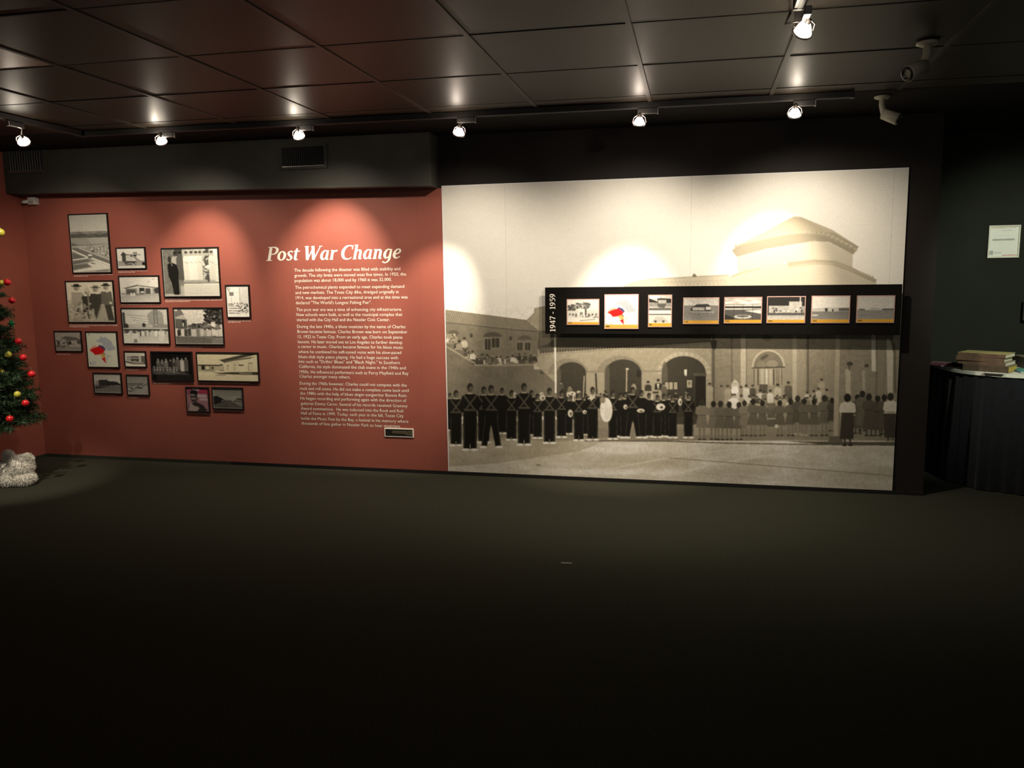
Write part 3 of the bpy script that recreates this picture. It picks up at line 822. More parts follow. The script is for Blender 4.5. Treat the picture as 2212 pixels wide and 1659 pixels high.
def ph_group(w, h, R):
    c = N(w, h, .40)
    c.rect(0, 0, .36, .95, .20); c.rect(.35, 0, 1, .25, .40); c.rect(.22, 0, .36, .2, .08); c.rect(.78, 0, .84, .8, .08); c.rect(.93, 0, 1, .7, .55)
    c.rect(.3, .70, 1, .82, .26); c.noise(.2, .03)
    folk(c, .23, .06, .66, .13, .35, .08, .03); folk(c, .315, .06, .66, .13, .12, .12, .03)
    for x, v, d in ((.43, .60, .30), (.525, .66, .34), (.61, .62, .36), (.68, .55, .3), (.765, .40, .3), (.81, .10, .3), (.885, .52, .4)):
        folk(c, x, .055, .66, .115, v, .38, .08); c.line([(x - .03, .28), (x + .04, .31)], .014, .2, .6)
        for q in (-.02, .02): c.line([(x + q, .66), (x + q, .76)], .014, .32)
    for i in range(60): c.ell(.765 + R.uniform(-.05, .05), R.uniform(.2, .64), .010, .013, R.choice([.12, .7]))
    c.ell(.815, .38, .035, .03, .7); c.rect(.79, .40, .84, .45, .5)
    c.rect(.36, .75, 1, 1, .56); c.line([(.36, .75), (1, .745)], .014, .70); c.rect(.30, .78, .36, .99, .42)
    for y, a, b in ((.84, .46, .82), (.885, .56, .72), (.94, .44, .9)): c.line([(a, y), (b, y)], .010, .46, .7)
    c.poly([(.08, .32), (.15, .28), (.25, .33), (.28, .48), (.27, .62), (.27, .97), (.17, .97), (.14, .72), (.09, .58)], .022)
    c.ell(.125, .22, .032, .07, .05); c.line([(.15, .29), (.17, .36)], .014, .22); c.line([(.21, .7), (.20, .97)], .006, .05)
    c.noise(.06, .01); return c.photo((1, .98, .84))


def ph_men(w, h, R):
    c = N(w, h, .72); c.vgrad(0, .45, 1, 1, .60, .42); c.noise(.25, .03, 0, .5, 1, 1)
    def man(x, yt, v, hat, wd, coat=.6):
        c.poly([(x - wd * .5, yt + .20), (x + wd * .5, yt + .20), (x + wd * .62, yt + coat), (x - wd * .55, yt + coat)], v)
        c.ell(x, yt + .09, wd * .26, .075, .46); c.ell(x - wd * .1, yt + .11, wd * .12, .03, .30)
        if hat is not None: c.ell(x, yt + .045, wd * .48, .022, hat); c.poly([(x - wd * .26, yt + .04), (x - wd * .2, yt - .01), (x + wd * .2, yt - .01), (x + wd * .26, yt + .04)], hat)
    man(.22, .06, .46, .05, .24, .50); c.rect(.12, .5, .28, .95, .42); c.line([(.25, .62), (.17, .82)], .04, .12); c.poly([(.36, .30), (.30, .42), (.36, .48)], .1)
    man(.44, .16, .085, None, .22); c.ell(.44, .20, .05, .06, .62); c.poly([(.36, .5), (.47, .5), (.46, .92), (.42, .92)], .075); c.rect(.44, .3, .47, .9, .30)
    man(.625, .10, .095, .32, .24, .55); c.ell(.625, .145, .06, .02, .1); c.poly([(.54, .55), (.70, .55), (.66, .95), (.60, .95), (.57, .82)], .10); c.rect(.63, .29, .69, .31, .62)
    man(.85, .05, .20, .06, .22, .56); c.poly([(.77, .58), (.93, .58), (.98, .97), (.86, .97)], .10); c.rect(.84, .25, .9, .27, .6); c.ell(.93, .53, .03, .03, .66)
    for i in range(40): c.ell(R.uniform(.05, .55), R.uniform(.5, .92), .03, .022, R.choice([.6, .55, .2, .45]), .7)
    c.poly([(.72, .56), (.79, .56), (.84, .85), (.66, .97), (.58, .97)], .46); c.line([(.73, .6), (.60, .95)], .02, .3)
    c.noise(.1, .02); return c.photo((1, .93, .72))


def ph_station(w, h, R):
    c = N(w, h, .66); c.rect(0, .66, 1, .76, .4); c.vgrad(0, .72, 1, 1, .42, .52)
    c.poly([(.10, .44), (.43, .33), (.46, .30), (.98, .43), (.98, .47), (.46, .37), (.12, .47)], .12); c.poly([(.46, .30), (.98, .42), (.98, .44), (.46, .34)], .60)
    c.rect(.14, .46, .90, .70, .34); c.rect(.16, .50, .40, .68, .14); c.rect(.50, .44, .62, .68, .07); c.rect(.66, .46, .78, .68, .12); c.rect(.78, .46, .84, .70, .5); c.rect(.44, .36, .48, .7, .58)
    c.poly([(.86, .50), (1, .40), (1, .66), (.9, .66)], .08); c.rect(0, .55, .14, .75, .56); c.rect(.02, .66, .16, .69, .15)
    for x in (.26, .33): c.rect(x, .64, x + .05, .76, .68)
    c.poly([(.38, .70), (.44, .65), (.54, .66), (.60, .72), (.38, .74)], .26); c.ell(.57, .61, .05, .035, .6)
    c.line([(.66, .1), (.72, .32)], .012, .5); c.ell(.75, .20, .016, .022, .25); c.line([(.84, .13), (.90, .07)], .014, .28); c.noise(.12, .025); return c.photo((1, .97, .86))


def ph_flags(w, h, R):
    c = N(w, h, .72); c.rect(.60, .0, 1, .6, .62); c.rect(.57, .04, .61, .56, .40); c.rect(.12, .2, .32, .31, .10)
    for i in range(5): c.rect(.14 + i * .035, .225 + (i % 2) * .03, .165 + i * .035, .26 + (i % 2) * .03, .5)
    c.rect(.2, .31, .22, .58, .5); c.line([(0, .02), (.14, .18)], .03, .1); c.line([(.08, .02), (.2, .12)], .02, .15)
    for i in range(30): c.ell(R.uniform(.15, .95), R.uniform(.55, .66), .03, .022, R.choice([.05, .1, .4, .6]))
    for y in (.58, .635, .72, .80, .875): c.line([(.04, y), (.30 if y < .65 else .62, y + .008)], .022, .06)
    for i in range(26): c.ell(R.uniform(.5, .92), R.uniform(.66, .88), .05, .02, R.choice([.08, .15, .6]))
    c.noise(.1, .03); return c.photo((1, .97, .88))


def ph_cinema(w, h, R):
    c = N(w, h, .52); c.rect(0, 0, 1, .42, .56); c.poly([(.06, .16), (.58, .22), (.62, .48), (.08, .44)], .58)
    for i, y in enumerate((.17, .245, .32, .395)): c.line([(.12 + i * .06, y), (.60, y + .065)], .012, .20)
    c.rect(0, .10, .06, .62, .10); c.poly([(.56, .16), (.66, .05), (.82, .05), (.9, .12), (.92, .50), (.58, .48)], .34); c.rect(.70, 0, .78, .48, .12)
    for i in range(8): c.rect(.71, .02 + i * .058, .77, .045 + i * .058, .55)
    c.rect(0, .45, 1, .56, .30); c.rect(.1, .46, .66, .54, .46); c.ell(.47, .47, .04, .06, .06); c.ell(.06, .50, .07, .08, .07); c.rect(0, .56, 1, .58, .62)
    c.rect(0, .58, 1, .74, .09); c.vgrad(0, .74, 1, 1, .44, .60)
    for i in range(40): folk(c, R.uniform(.02, .98), .60 + R.uniform(0, .05), .79, .05, R.choice([.6, .66, .5, .1, .3]), .25, .05)
    for x in (.07, .25): folk(c, x, .66, .99, .16, .62, .2, .1)
    c.rect(.22, .88, .30, .99, .28); folk(c, .84, .60, .92, .12, .60, .4, .5); c.noise(.1, .02); return c.photo((1, .98, .86))


def ph_church(w, h, R):
    c = N(w, h, .60); c.rect(.12, 0, .66, .45, .64)
    c.poly([(0, 0), (.13, 0), (.21, .18), (.0, .26)], .22); c.rect(0, 0, .07, .06, .7); c.poly([(0, .26), (.10, .20), (.19, .17), (.25, .31), (0, .28)], .48); c.poly([(0, .28), (.26, .31), (.26, .55), (0, .62)], .16); c.poly(arch_pts(.15, .22, .38, .32, .5), .05); c.rect(.16, .40, .19, .50, .6)
    for i in range(150):
        x = R.uniform(.62, 1.0); y = R.uniform(0, .44)
        if x + y * .2 > .70 or R.random() < .12: c.ell(x, y, .035, .035, R.choice([.03, .05, .08, .14]))
    c.rect(.28, .46, .95, .60, .25)
    for i in range(30): c.ell(R.uniform(.28, .6), R.uniform(.44, .52), .03, .03, R.choice([.05, .1, .2]))
    c.poly([(.76, .38), (.86, .46), (.84, .53), (.76, .48)], .7)
    for i in range(44): folk(c, R.uniform(.02, .98), .52 + R.uniform(0, .06), .76 + R.uniform(0, .04), .065, R.choice([.55, .62, .4, .1, .06, .25, .6]), .25, .05)
    c.vgrad(0, .78, 1, 1, .16, .20); c.poly([(.76, .86), (1, .82), (1, 1), (.76, 1)], .26); c.line([(.05, .79), (.5, .80), (.98, .85)], .015, .4, .6); c.noise(.14, .025); return c.photo((1, .94, .82))


def ph_barn(w, h, R):
    c = N(w, h, .40); c.vgrad(0, 0, 1, .3, .40, .36); c.poly([(.22, .36), (.40, .22), (.82, .30), (1, .42), (1, .48), (.40, .40)], .16); c.poly([(.40, .38), (.72, .40), (.72, .68), (.44, .68)], .18)
    c.poly([(.60, .46), (.86, .44), (.80, .66), (.62, .66)], .42); c.ell(.55, .58, .07, .09, .06); c.ell(.92, .55, .09, .1, .14)
    for i in range(40): c.ell(R.uniform(.02, .5), R.uniform(.45, .8), .05, .035, R.choice([.08, .12, .3, .36]))
    c.vgrad(0, .8, 1, 1, .26, .34); c.noise(.2, .04); return c.photo((1, .94, .80))


def ph_map(w, h, R, bg=(.66, .68, .54)):
    c = N(w, h, bg)
    grey, red, blue = (.40, .43, .46), (.60, .012, .012), (.06, .05, .17)
    c.poly([(.31, .24), (.45, .18), (.46, .10), (.56, .16), (.62, .13), (.82, .26), (.86, .36), (.95, .44), (.92, .50), (.70, .54), (.62, .46), (.55, .40), (.50, .31), (.36, .28)], grey)
    c.poly([(.62, .63), (.80, .71), (.68, .72), (.58, .92), (.60, .75)], (.5, .52, .5)); c.poly([(.05, .52), (.14, .42), (.28, .36), (.34, .42), (.16, .5), (.12, .58)], (.72, .42, .28))
    c.poly([(.07, .52), (.18, .46), (.36, .41), (.42, .38), (.60, .50), (.52, .60), (.36, .65), (.24, .66), (.16, .58)], red); c.poly([(.36, .40), (.42, .36), (.54, .40), (.62, .50), (.56, .52), (.46, .43)], blue)
    c.poly([(.40, .64), (.52, .60), (.58, .66), (.58, .74), (.46, .73)], (.62, .40, .12)); c.poly([(.50, .60), (.58, .60), (.56, .66)], (.10, .08, .01)); c.poly([(.44, .76), (.57, .72), (.58, .90)], red)
    c.line([(.32, .035), (.62, .035)], .016, .3, .6); c.rect(.05, .86, .08, .95, .2); c.rect(.12, .84, .24, .95, .55); c.ell(.08, .06, .03, .03, .4); c.noise(.03, .05); return c.done(1)


def ph_bank(w, h, R):
    c = N(w, h, .62); c.rect(0, .15, .8, .22, .42); c.rect(.06, .26, .76, .62, .36); c.rect(.28, .30, .68, .40, .16); c.rect(.28, .48, .68, .66, .10); c.rect(.78, .26, 1, .78, .16); c.rect(.70, .3, .78, .72, .5)
    c.poly([(0, .62), (.3, .70), (1, .78), (1, .88), (.4, .86), (0, .74)], .14); c.poly([(.3, .70), (.44, .58), (.6, .66), (.9, .72), (.9, .80), (.4, .80)], .34); c.vgrad(0, .86, 1, 1, .6, .66); c.line([(0, .76), (.4, .88), (.9, .92)], .03, .6); c.noise(.12, .03); return c.photo((1, .95, .80))


def ph_band(w, h, R):
    c = N(w, h, .012); c.rect(.1, .78, .98, 1, .03); c.rect(.05, .74, .9, .80, .08)
    for i, (x, yt) in enumerate(((.16, .22), (.26, .25), (.36, .21), (.47, .24), (.555, .19), (.65, .15), (.76, .19), (.86, .16))):
        folk(c, x, yt, .68, .10, (.12, .10, .18, .04, .08, .14, .45, .13)[i], .30, .10)
        if i in (0, 1, 2, 4): c.poly([(x - .018, yt + .10), (x + .018, yt + .10), (x, yt + .2)], .4)
    for i, x in enumerate((.05, .13, .2, .27, .38, .45, .55, .62)):
        folk(c, x, .50 + (i % 2) * .02, .80, .10, R.choice([.08, .12, .16]), .34, .12); c.poly([(x - .02, .60), (x + .02, .60), (x, .70)], .35)
    for i in range(10): c.line([(R.uniform(.1, .6), R.uniform(.68, .74)), (R.uniform(.5, .95), R.uniform(.72, .78))], .012, R.choice([.2, .3, .1]))
    c.noise(.2, .03); return c.photo((1, .94, .84))


def ph_depot(w, h, R):
    c = N(w, h, .62); c.rect(0, .42, .44, .68, .44); c.poly([(0, .42), (.36, .42), (.42, .38), (.42, .43), (.36, .47), (0, .47)], .06); c.rect(.06, .46, .12, .62, .05); c.rect(.12, .48, .27, .68, .34); c.ell(.16, .54, .03, .05, .6); c.ell(.25, .54, .02, .04, .08)
    c.poly([(.44, .30), (.78, .12), (1, .0), (1, .74), (.44, .70)], .60); c.poly([(.36, .24), (.42, .22), (.80, .02), (.97, .0), (.92, .07), (.60, .24), (.44, .33)], .10); c.poly([(.44, .30), (.62, .22), (.80, .16), (.9, .14), (.9, .18), (.60, .28), (.44, .36)], .20)
    for xa, xb, ya, yb in ((.49, .53, .42, .62), (.60, .66, .40, .64), (.84, .92, .33, .64)): c.rect(xa, ya, xb, yb, .26); c.rect(xa + .010, ya + .03, xb, yb, .55)
    c.rect(.68, .40, .77, .45, .08); c.line([(.56, .35), (.70, .33)], .012, .14); c.line([(.72, .20), (.95, .12)], .03, .13, .7)
    c.rect(.42, .66, 1, .70, .56); c.poly([(.24, .70), (.5, .69), (1, .66), (1, .78), (.36, .76)], .07); c.rect(.68, .69, .9, .78, .22); c.poly([(.24, .70), (.34, .61), (.46, .62), (.56, .68), (.36, .72)], .58); c.ell(.40, .63, .04, .012, .1); c.ell(.38, .80, .09, .012, .06)
    c.vgrad(0, .82, 1, 1, .60, .58); c.noise(.06, .04); return c.photo((1, .90, .60))


def ph_hall(w, h, R):
    c = N(w, h, .46); c.vgrad(0, .0, 1, .5, .46, .54); c.poly([(.17, .33), (.50, .30), (.51, .38), (.84, .40), (.98, .53), (1, .60), (.16, .62)], .05); c.rect(.18, .34, .48, .60, .065); c.rect(.04, .36, .17, .60, .34); c.rect(0, .60, .5, .64, .03); c.vgrad(0, .62, 1, 1, .17, .24); c.poly([(0, .66), (.5, .60), (.6, .60), (.3, .74), (0, .80)], .06); c.line([(0, .68), (.5, .64)], .015, .3); c.noise(.16, .03); return c.photo((1, .95, .85))


def ph_lot(w, h, R):
    c = N(w, h, .26); c.vgrad(0, 0, 1, .42, .24, .30); c.rect(0, .40, 1, .44, .16); c.vgrad(0, .44, 1, 1, .2, .34); c.poly([(1, .46), (.55, .70), (.25, 1), (1, 1)], .32)
    for i in range(16):
        t = i / 15; x = .10 + .72 * t; y = .86 - .46 * t; s = 1 - .7 * t
        c.ell(x, y, .12 * s, .05 * s, R.choice([.05, .4, .5, .12])); c.ell(x - .02, y - .03 * s, .06 * s, .035 * s, .06)
        if i % 2: c.ell(x - .2 * s, y - .02, .11 * s, .035 * s, R.choice([.45, .1]))
    c.ell(.62, .66, .1, .03, .03); c.noise(.15, .03); return c.photo((1, .95, .84))


def ph_portrait(w, h, R):
    c = N(w, h, (.24, .10, .13)); c.rect(0, .30, 1, 1, (.30, .18, .20)); c.rect(.55, .05, 1, .22, (.30, .06, .10)); c.rect(.28, .01, .60, .11, (.42, .34, .34))
    c.rect(.50, .27, .92, .40, (.42, .33, .34)); c.rect(.60, .44, .95, .53, (.42, .33, .34))
    for i in range(12): c.line([(.52 + i * .033, .29), (.53 + i * .033, .38)], .01, .3, .5)
    c.poly([(.05, 1), (.06, .72), (.22, .66), (.45, .60), (.75, .74), (.86, .92), (.86, 1)], (.05, .04, .04)); c.poly([(.1, .72), (.2, .66), (.32, .78), (.5, .80), (.55, .88), (.45, 1), (.05, 1)], (.34, .28, .26))
    c.ell(.33, .40, .17, .25, (.10, .08, .075)); c.ell(.34, .20, .18, .12, (.02, .02, .02)); c.ell(.28, .30, .12, .035, (.30, .25, .23)); c.ell(.30, .46, .12, .04, (.26, .21, .19)); c.rect(.14, .33, .46, .365, (.02, .02, .02)); c.ell(.30, .53, .07, .02, (.03, .02, .02))
    for i in range(4): c.line([(.80, .90 + i * .025), (.93, .90 + i * .025)], .012, .02)
    c.noise(.1, .04); return c.photo()


def ph_road(w, h, R):
    c = N(w, h, .20); c.vgrad(0, 0, 1, .6, .18, .30); c.poly([(0, .42), (.12, .38), (.28, .48), (.40, .58), (.40, .64), (0, .86)], .03); c.poly([(.62, .56), (.75, .42), (1, .50), (1, .68), (.66, .64)], .28); c.rect(.78, .48, 1, .55, .03); c.rect(.70, .60, 1, .64, .05); c.line([(.68, .44), (.84, .48)], .02, .5)
    c.poly([(.46, .58), (.62, .58), (1, .92), (1, 1), (.05, 1), (.0, .88)], .12); c.poly([(.46, .60), (.54, .58), (.54, 1), (.3, 1)], .10); c.line([(.62, .60), (1, .92)], .02, .32); c.line([(.52, .60), (.5, .98)], .012, .2); c.ell(.36, .52, .03, .03, .3); c.ell(.32, .62, .03, .02, .35)
    c.noise(.14, .03); return c.photo((1, .97, .80))


PHOTOS = [
    (ph_aerial, (153.7, 461.3, 238.5, 590.2, 6), 'tall framed aerial photograph of fields and roads, topmost on the red panel', 2),
    (ph_house, (253.5, 534, 316.5, 581.5, 0), 'small framed photograph of a stilted house with outside stairs', 2),
    (ph_group, (352.7, 534.5, 476, 641.7, 0), 'large framed photograph of men and women in a row behind a sign board', 3),
    (ph_men, (146, 606, 249.5, 697, 0), 'sepia framed photograph of four men in hats and overcoats', 3),
    (ph_station, (259.5, 595, 346.7, 654.5, 0), 'framed photograph of a low flat-roofed filling station', 1),
    (ph_flags, (489.8, 615, 541.2, 686.5, 0), 'small upright framed photograph of a pole above striped bleachers, rightmost of the upper group', 3),
    (ph_cinema, (265.3, 664.5, 366.5, 743.5, 0), 'framed photograph of a crowd below a streamlined building with stepped tower', 1),
    (ph_church, (377.8, 664, 484, 744.8, 0), 'framed photograph of a procession between a porch and dark trees', 2),
    (ph_barn, (120, 714.5, 178.5, 759.3, 0), 'small dim framed photograph of a collapsed roof, leftmost on the red panel', 2),
    (ph_map, (189, 715.5, 257, 794, 0), 'framed city map with a red district and grey bay', 1),
    (ph_bank, (270.5, 758, 317.5, 793, 0), 'tiny framed photograph of a storefront with parked car beside the framed map', 2),
    (ph_band, (328.5, 759, 417.8, 822.7, 0), 'dark framed photograph of a stage group in pale shirts', 2),
    (ph_depot, (426.8, 760.6, 560.5, 824.2, 0), 'wide yellowed framed photograph of a long depot building', 1),
    (ph_hall, (204, 805, 264.7, 850.2, 0), 'small framed photograph of a dark block building beside an empty road', 1),
    (ph_lot, (275.5, 809, 323.5, 853.5, 0), 'small framed photograph of a long line of parked cars', 2),
    (ph_portrait, (403.6, 835.6, 453.6, 889.8, 0), 'framed purple portrait of a man beside pale lettering boxes', 1),
    (ph_road, (459.9, 836.4, 526.7, 883.7, 0), 'small dark framed photograph of an empty street, lowest right of the group', 1),
]
M_FRAME = mat('black_mount_edge', (0.012, 0.010, 0.009), 0.45, 0.4, var=0.1, scale=40)
for i, (fn, (ua, wa, ub, wb_, _), lab, nl) in enumerate(PHOTOS):
    R = random.Random(100 + i)
    um, wm = (ua + ub) / 2, (wa + wb_) / 2
    x0, x1 = on_y(ua, wm)[0], on_y(ub, wm)[0]; z1, z0 = on_y(um, wa)[2], on_y(um, wb_)[2]
    t = empty('framed_photograph', ((x0 + x1) / 2, 0, z0)); tag(t, lab, 'photograph', 'photographs on the red panel')
    hx, hz = (x1 - x0) / 2, z1 - z0
    e = 0.0075
    m = MB()
    for q in ((-hx, hx, 0, e), (-hx, hx, hz - e * 1.2, hz), (-hx, -hx + e, e, hz - e), (hx - e, hx, e, hz - e)):
        m.box(q[0], q[1], -0.014, -0.0002, q[2], q[3])
    m.build('frame', M_FRAME, t)
    MB().box(-hx + e, hx - e, -0.008, -0.0002, e, hz - e * 1.2).build('backing', M_BLACK, t)
    img = fn(ub - ua, wb_ - wa, R)
    if i not in (9, 11, 15):                                  # thin pale paper margin
        k = 1
        pale = img.reshape(-1, 3).max(0) * 0.5 + 0.28
        img[:k, :] = img[:k, :] * .4 + pale * .6; img[-k:, :] = img[-k:, :] * .4 + pale * .6; img[:, :k] = img[:, :k] * .5 + pale * .5; img[:, -k:] = img[:, -k:] * .5 + pale * .5
    flat_print('print', -hx + e, hx - e, e, hz - e * 1.2, -0.0085, img, t, step=0.0029)
    caps = MB()
    for li in range(nl):
        wdt = 1.0 if li < nl - 1 else (R.uniform(.35, .6) if nl > 1 else R.uniform(.7, 1.0))
        dashes(caps, x0, x0 + (x1 - x0) * wdt, z0 - 0.013 - li * 0.0105, 0.0058, -0.0006, R)
    caps.build('caption_text', M_CAPTION, pn)



# ------------------------------------------------------------------ black timeline board across the mural
def tl_school(w, h, R):
    c = N(w, h, .62); c.rect(0, .42, 1, .75, .52)
    for cx, cy, rx in ((.16, .30, .13), (.46, .24, .2), (.62, .2, .1)):
        for k in range(40): c.ell(cx + R.uniform(-rx, rx), cy + R.uniform(-.1, .12), .035, .035, R.choice([.08, .12, .2, .3]))
    c.rect(.56, .35, .62, .72, .12); c.rect(.36, .43, .56, .72, .60); c.rect(.40, .50, .50, .72, .22)
    for x in (.05, .15, .25, .66, .78, .90): c.rect(x, .56, x + .06, .66, .14)
    for k in range(30): c.ell(R.uniform(0, 1), R.uniform(.64, .74), .04, .03, R.choice([.15, .3, .55]))
    c.vgrad(0, .75, 1, 1, .56, .62); c.line([(.4, .86), (.9, .80)], .03, .2); return c


def tl_map(w, h, R):
    img = ph_map(w, h, R, (.80, .79, .74)); c = N(w, h, .8)
    c.a[:] = np.repeat(np.repeat(img, 2, 0), 2, 1); return c


def tl_two(w, h, R):
    c = N(w, h, .6); c.rect(0, 0, 1, .44, .42); c.rect(0, 0, .5, .1, .7); c.poly([(0, .08), (.4, .2), (.36, .08), (1, .10), (1, .26), (0, .22)], .04); c.rect(.42, .14, .78, .24, .36); c.rect(0, .24, 1, .36, .26); c.poly([(.36, .26), (.8, .26), (.7, .40), (.42, .38)], .12)
    c.rect(0, .40, 1, .48, .14); c.rect(0, .48, 1, .6, .62); c.rect(0, .59, 1, .63, .12); c.rect(0, .63, 1, 1, .55); c.poly([(.1, .86), (.3, .68), (.66, .68), (.9, .86)], .42); c.ell(.3, .84, .06, .04, .1); c.ell(.66, .84, .06, .04, .1); c.noise(.15, .03); return c


def tl_field(w, h, R):
    c = N(w, h, .45); c.vgrad(0, 0, 1, .3, .44, .52); c.rect(0, .28, 1, .52, .22); c.poly([(.2, .4), (.36, .24), (.70, .22), (.78, .34), (.78, .52), (.2, .52)], .07); c.rect(.26, .36, .60, .48, .40); c.rect(.64, .34, .78, .46, .5); c.vgrad(0, .52, 1, 1, .2, .26); c.line([(.2, .53), (.9, .55)], .02, .5); c.noise(.2, .03); return c


def tl_pool(w, h, R):
    c = N(w, h, .45); c.vgrad(0, 0, 1, .3, .4, .62); c.noise(.3, .06, 0, 0, 1, .3, 3); c.rect(0, .34, 1, .42, .04); c.rect(0, .42, .75, .46, .66); c.rect(0, .46, 1, 1, .12); c.poly([(.55, .52), (1, .48), (1, .64)], .6); c.ell(.5, .76, .24, .08, .5); c.ell(.5, .74, .17, .045, .14); c.poly([(0, .66), (.25, .8), (.3, 1), (0, 1)], .05)
    for x in (.25, .5, .77): c.line([(x, .25), (x, 1)], .012, .06)
    c.line([(0, .27), (1, .25)], .02, .1); return c


def tl_plant(w, h, R):
    c = N(w, h, .05); c.rect(0, 0, 1, .3, .045); c.rect(.03, .34, .6, .62, .42); c.rect(.58, .18, .92, .62, .46); c.rect(.86, 0, .89, .62, .5); c.rect(.9, .36, 1, .62, .34)
    for k in range(16): c.rect(*(lambda x, y: (x, y, x + .05, y + .06))(R.uniform(.05, .9), R.uniform(.4, .56)), R.choice([.06, .15, .6]))
    c.rect(0, .62, 1, .72, .12); c.vgrad(0, .72, 1, 1, .42, .56); c.noise(.15, .04); return c


def tl_low(w, h, R):
    c = N(w, h, .5); c.vgrad(0, 0, 1, .5, .54, .62); c.poly([(0, .46), (.4, .42), (.70, .44), (1, .42), (1, .60), (0, .60)], .46); c.poly([(.34, .46), (.42, .44), (.42, .58), (.36, .58)], .06); c.rect(.54, .48, .58, .58, .06); c.rect(.72, .44, 1, .56, .16); c.vgrad(0, .58, 1, 1, .22, .28); c.ell(.08, .72, .1, .02, .6); c.noise(.1, .03); return c


def tl_far(w, h, R):
    c = N(w, h, .5); c.vgrad(0, 0, 1, .48, .46, .52); c.poly([(.3, .50), (.4, .45), (.56, .44), (.66, .5)], .36); c.rect(.04, .48, .2, .53, .14); c.rect(.68, .47, 1, .54, .12); c.vgrad(0, .53, 1, 1, .26, .30); c.line([(.05, .74), (.3, .72)], .015, .14); c.noise(.1, .03); return c


TY = -0.055
tb_a, tb_b = on_y(1177.5, 675, TY), on_y(1947, 667, TY)
tz1, tz0 = on_y(1560, 617.5, TY)[2], on_y(1560, 722.5, TY)[2]
TX0, TX1 = tb_a[0], tb_b[0]
tl = empty('timeline_board', ((TX0 + TX1) / 2, 0, tz0))
tag(tl, 'long black timeline board mounted across the mural', 'timeline board')
ox, oz = tl.location[0], tl.location[2]
MB().box(TX0 - ox, TX1 - ox, TY, TY + 0.012, 0, tz1 - tz0).build('board', M_BOARD, tl, bevel=0.0015)
for q in (TX0 + 0.25, (TX0 + TX1) / 2, TX1 - 0.25):
    MB().box(q - ox - 0.02, q - ox + 0.02, TY + 0.012, -0.0008, 0.05, tz1 - tz0 - 0.05).build('standoff', M_BLACK, tl)
M_PINK = mat('pale_pink_edge', (0.40, 0.25, 0.21), 0.5, 0.3, var=0.05, scale=40)
TPH = [
    (tl_school, (1224.2, 645.8, 1295, 702), 'small timeline photograph of a school under trees, beside the white dates'),
    (tl_map, (1305.5, 635.4, 1379.7, 710.8), 'timeline map card with a red district on white'),
    (tl_two, (1400, 636.6, 1451.7, 706.8), 'narrow upright timeline card with two pictures one above the other'),
    (tl_field, (1475.4, 642.5, 1553.5, 700.2), 'timeline photograph of a low building across a brown field'),
    (tl_pool, (1563.8, 641.5, 1646, 698.7), 'timeline photograph of an oval pool behind a wire fence'),
    (tl_plant, (1656, 639.7, 1740, 698.2), 'timeline photograph of a pale block building against a dark sky'),
    (tl_low, (1752, 638.6, 1836, 698.2), 'timeline photograph of a long low building under a pale sky'),
    (tl_far, (1849.8, 638.2, 1932.5, 697.6), 'dim timeline photograph of distant roofs, rightmost on the board'),
]
for i, (fn, (ua, wa, ub, wb_), lab) in enumerate(TPH):
    R = random.Random(200 + i)
    um, wm = (ua + ub) / 2, (wa + wb_) / 2
    x0, x1 = on_y(ua, wm, TY)[0], on_y(ub, wm, TY)[0]; z1, z0 = on_y(um, wa, TY)[2], on_y(um, wb_, TY)[2]
    t = empty('timeline_photograph', ((x0 + x1) / 2, TY, z0)); tag(t, lab, 'photograph', 'photographs on the timeline board')
    hx, hz = (x1 - x0) / 2, z1 - z0; e = 0.006
    MB().box(-hx, hx, -0.006, -0.0002, 0, hz).build('mount', M_PINK, t, bevel=0.001)
    c = fn(ub - ua, wb_ - wa, R)
    c.rect(0, .91 - (.02 if i else 0.0), 1, 1, (.60, .37, .06)); c.rect(.02, .925, .14, .965, .03, .9); c.line([(.17, .945), (.8, .94)], .012, .15, .5)
    img = c.done(1) if i == 1 else c.photo((1, .96, .86))
    flat_print('print', -hx + e, hx - e, e, hz - e, -0.0066, img, t, step=0.0029)

# ------------------------------------------------------------------ lettering
def stroke_poly(pts, n=6):
    """pen stroke through (x, y, width) points -> list of quads (outline strip)"""
    P = [np.array(p, float) for p in pts]
    out = []
    if len(P) == 2:
        for t in np.linspace(0, 1, 3): out.append(P[0] * (1 - t) + P[1] * t)
    else:
        Q = [2 * P[0] - P[1]] + P + [2 * P[-1] - P[-2]]
        for i in range(1, len(Q) - 2):
            for t in np.linspace(0, 1, n, endpoint=(i == len(Q) - 3)):
                a, b, c, d = Q[i - 1], Q[i], Q[i + 1], Q[i + 2]
                out.append(0.5 * (2 * b + (c - a) * t + (2 * a - 5 * b + 4 * c - d) * t * t + (3 * b - a - 3 * c + d) * t ** 3))
    out = np.array(out)
    d = np.gradient(out[:, :2], axis=0); L = np.hypot(d[:, 0], d[:, 1]) + 1e-9
    nrm = np.stack([-d[:, 1] / L, d[:, 0] / L], -1)
    w = np.maximum(out[:, 2:3], 0.01) / 2
    return out[:, :2] + nrm * w, out[:, :2] - nrm * w


def ring(cx, cy, rx, ry, wt, wn):
    return [(cx + rx * math.cos(a), cy + ry * math.sin(a), wn + (wt - wn) * abs(math.cos(a)) ** 1.3) for a in np.linspace(0, 2.12 * math.pi, 16)]


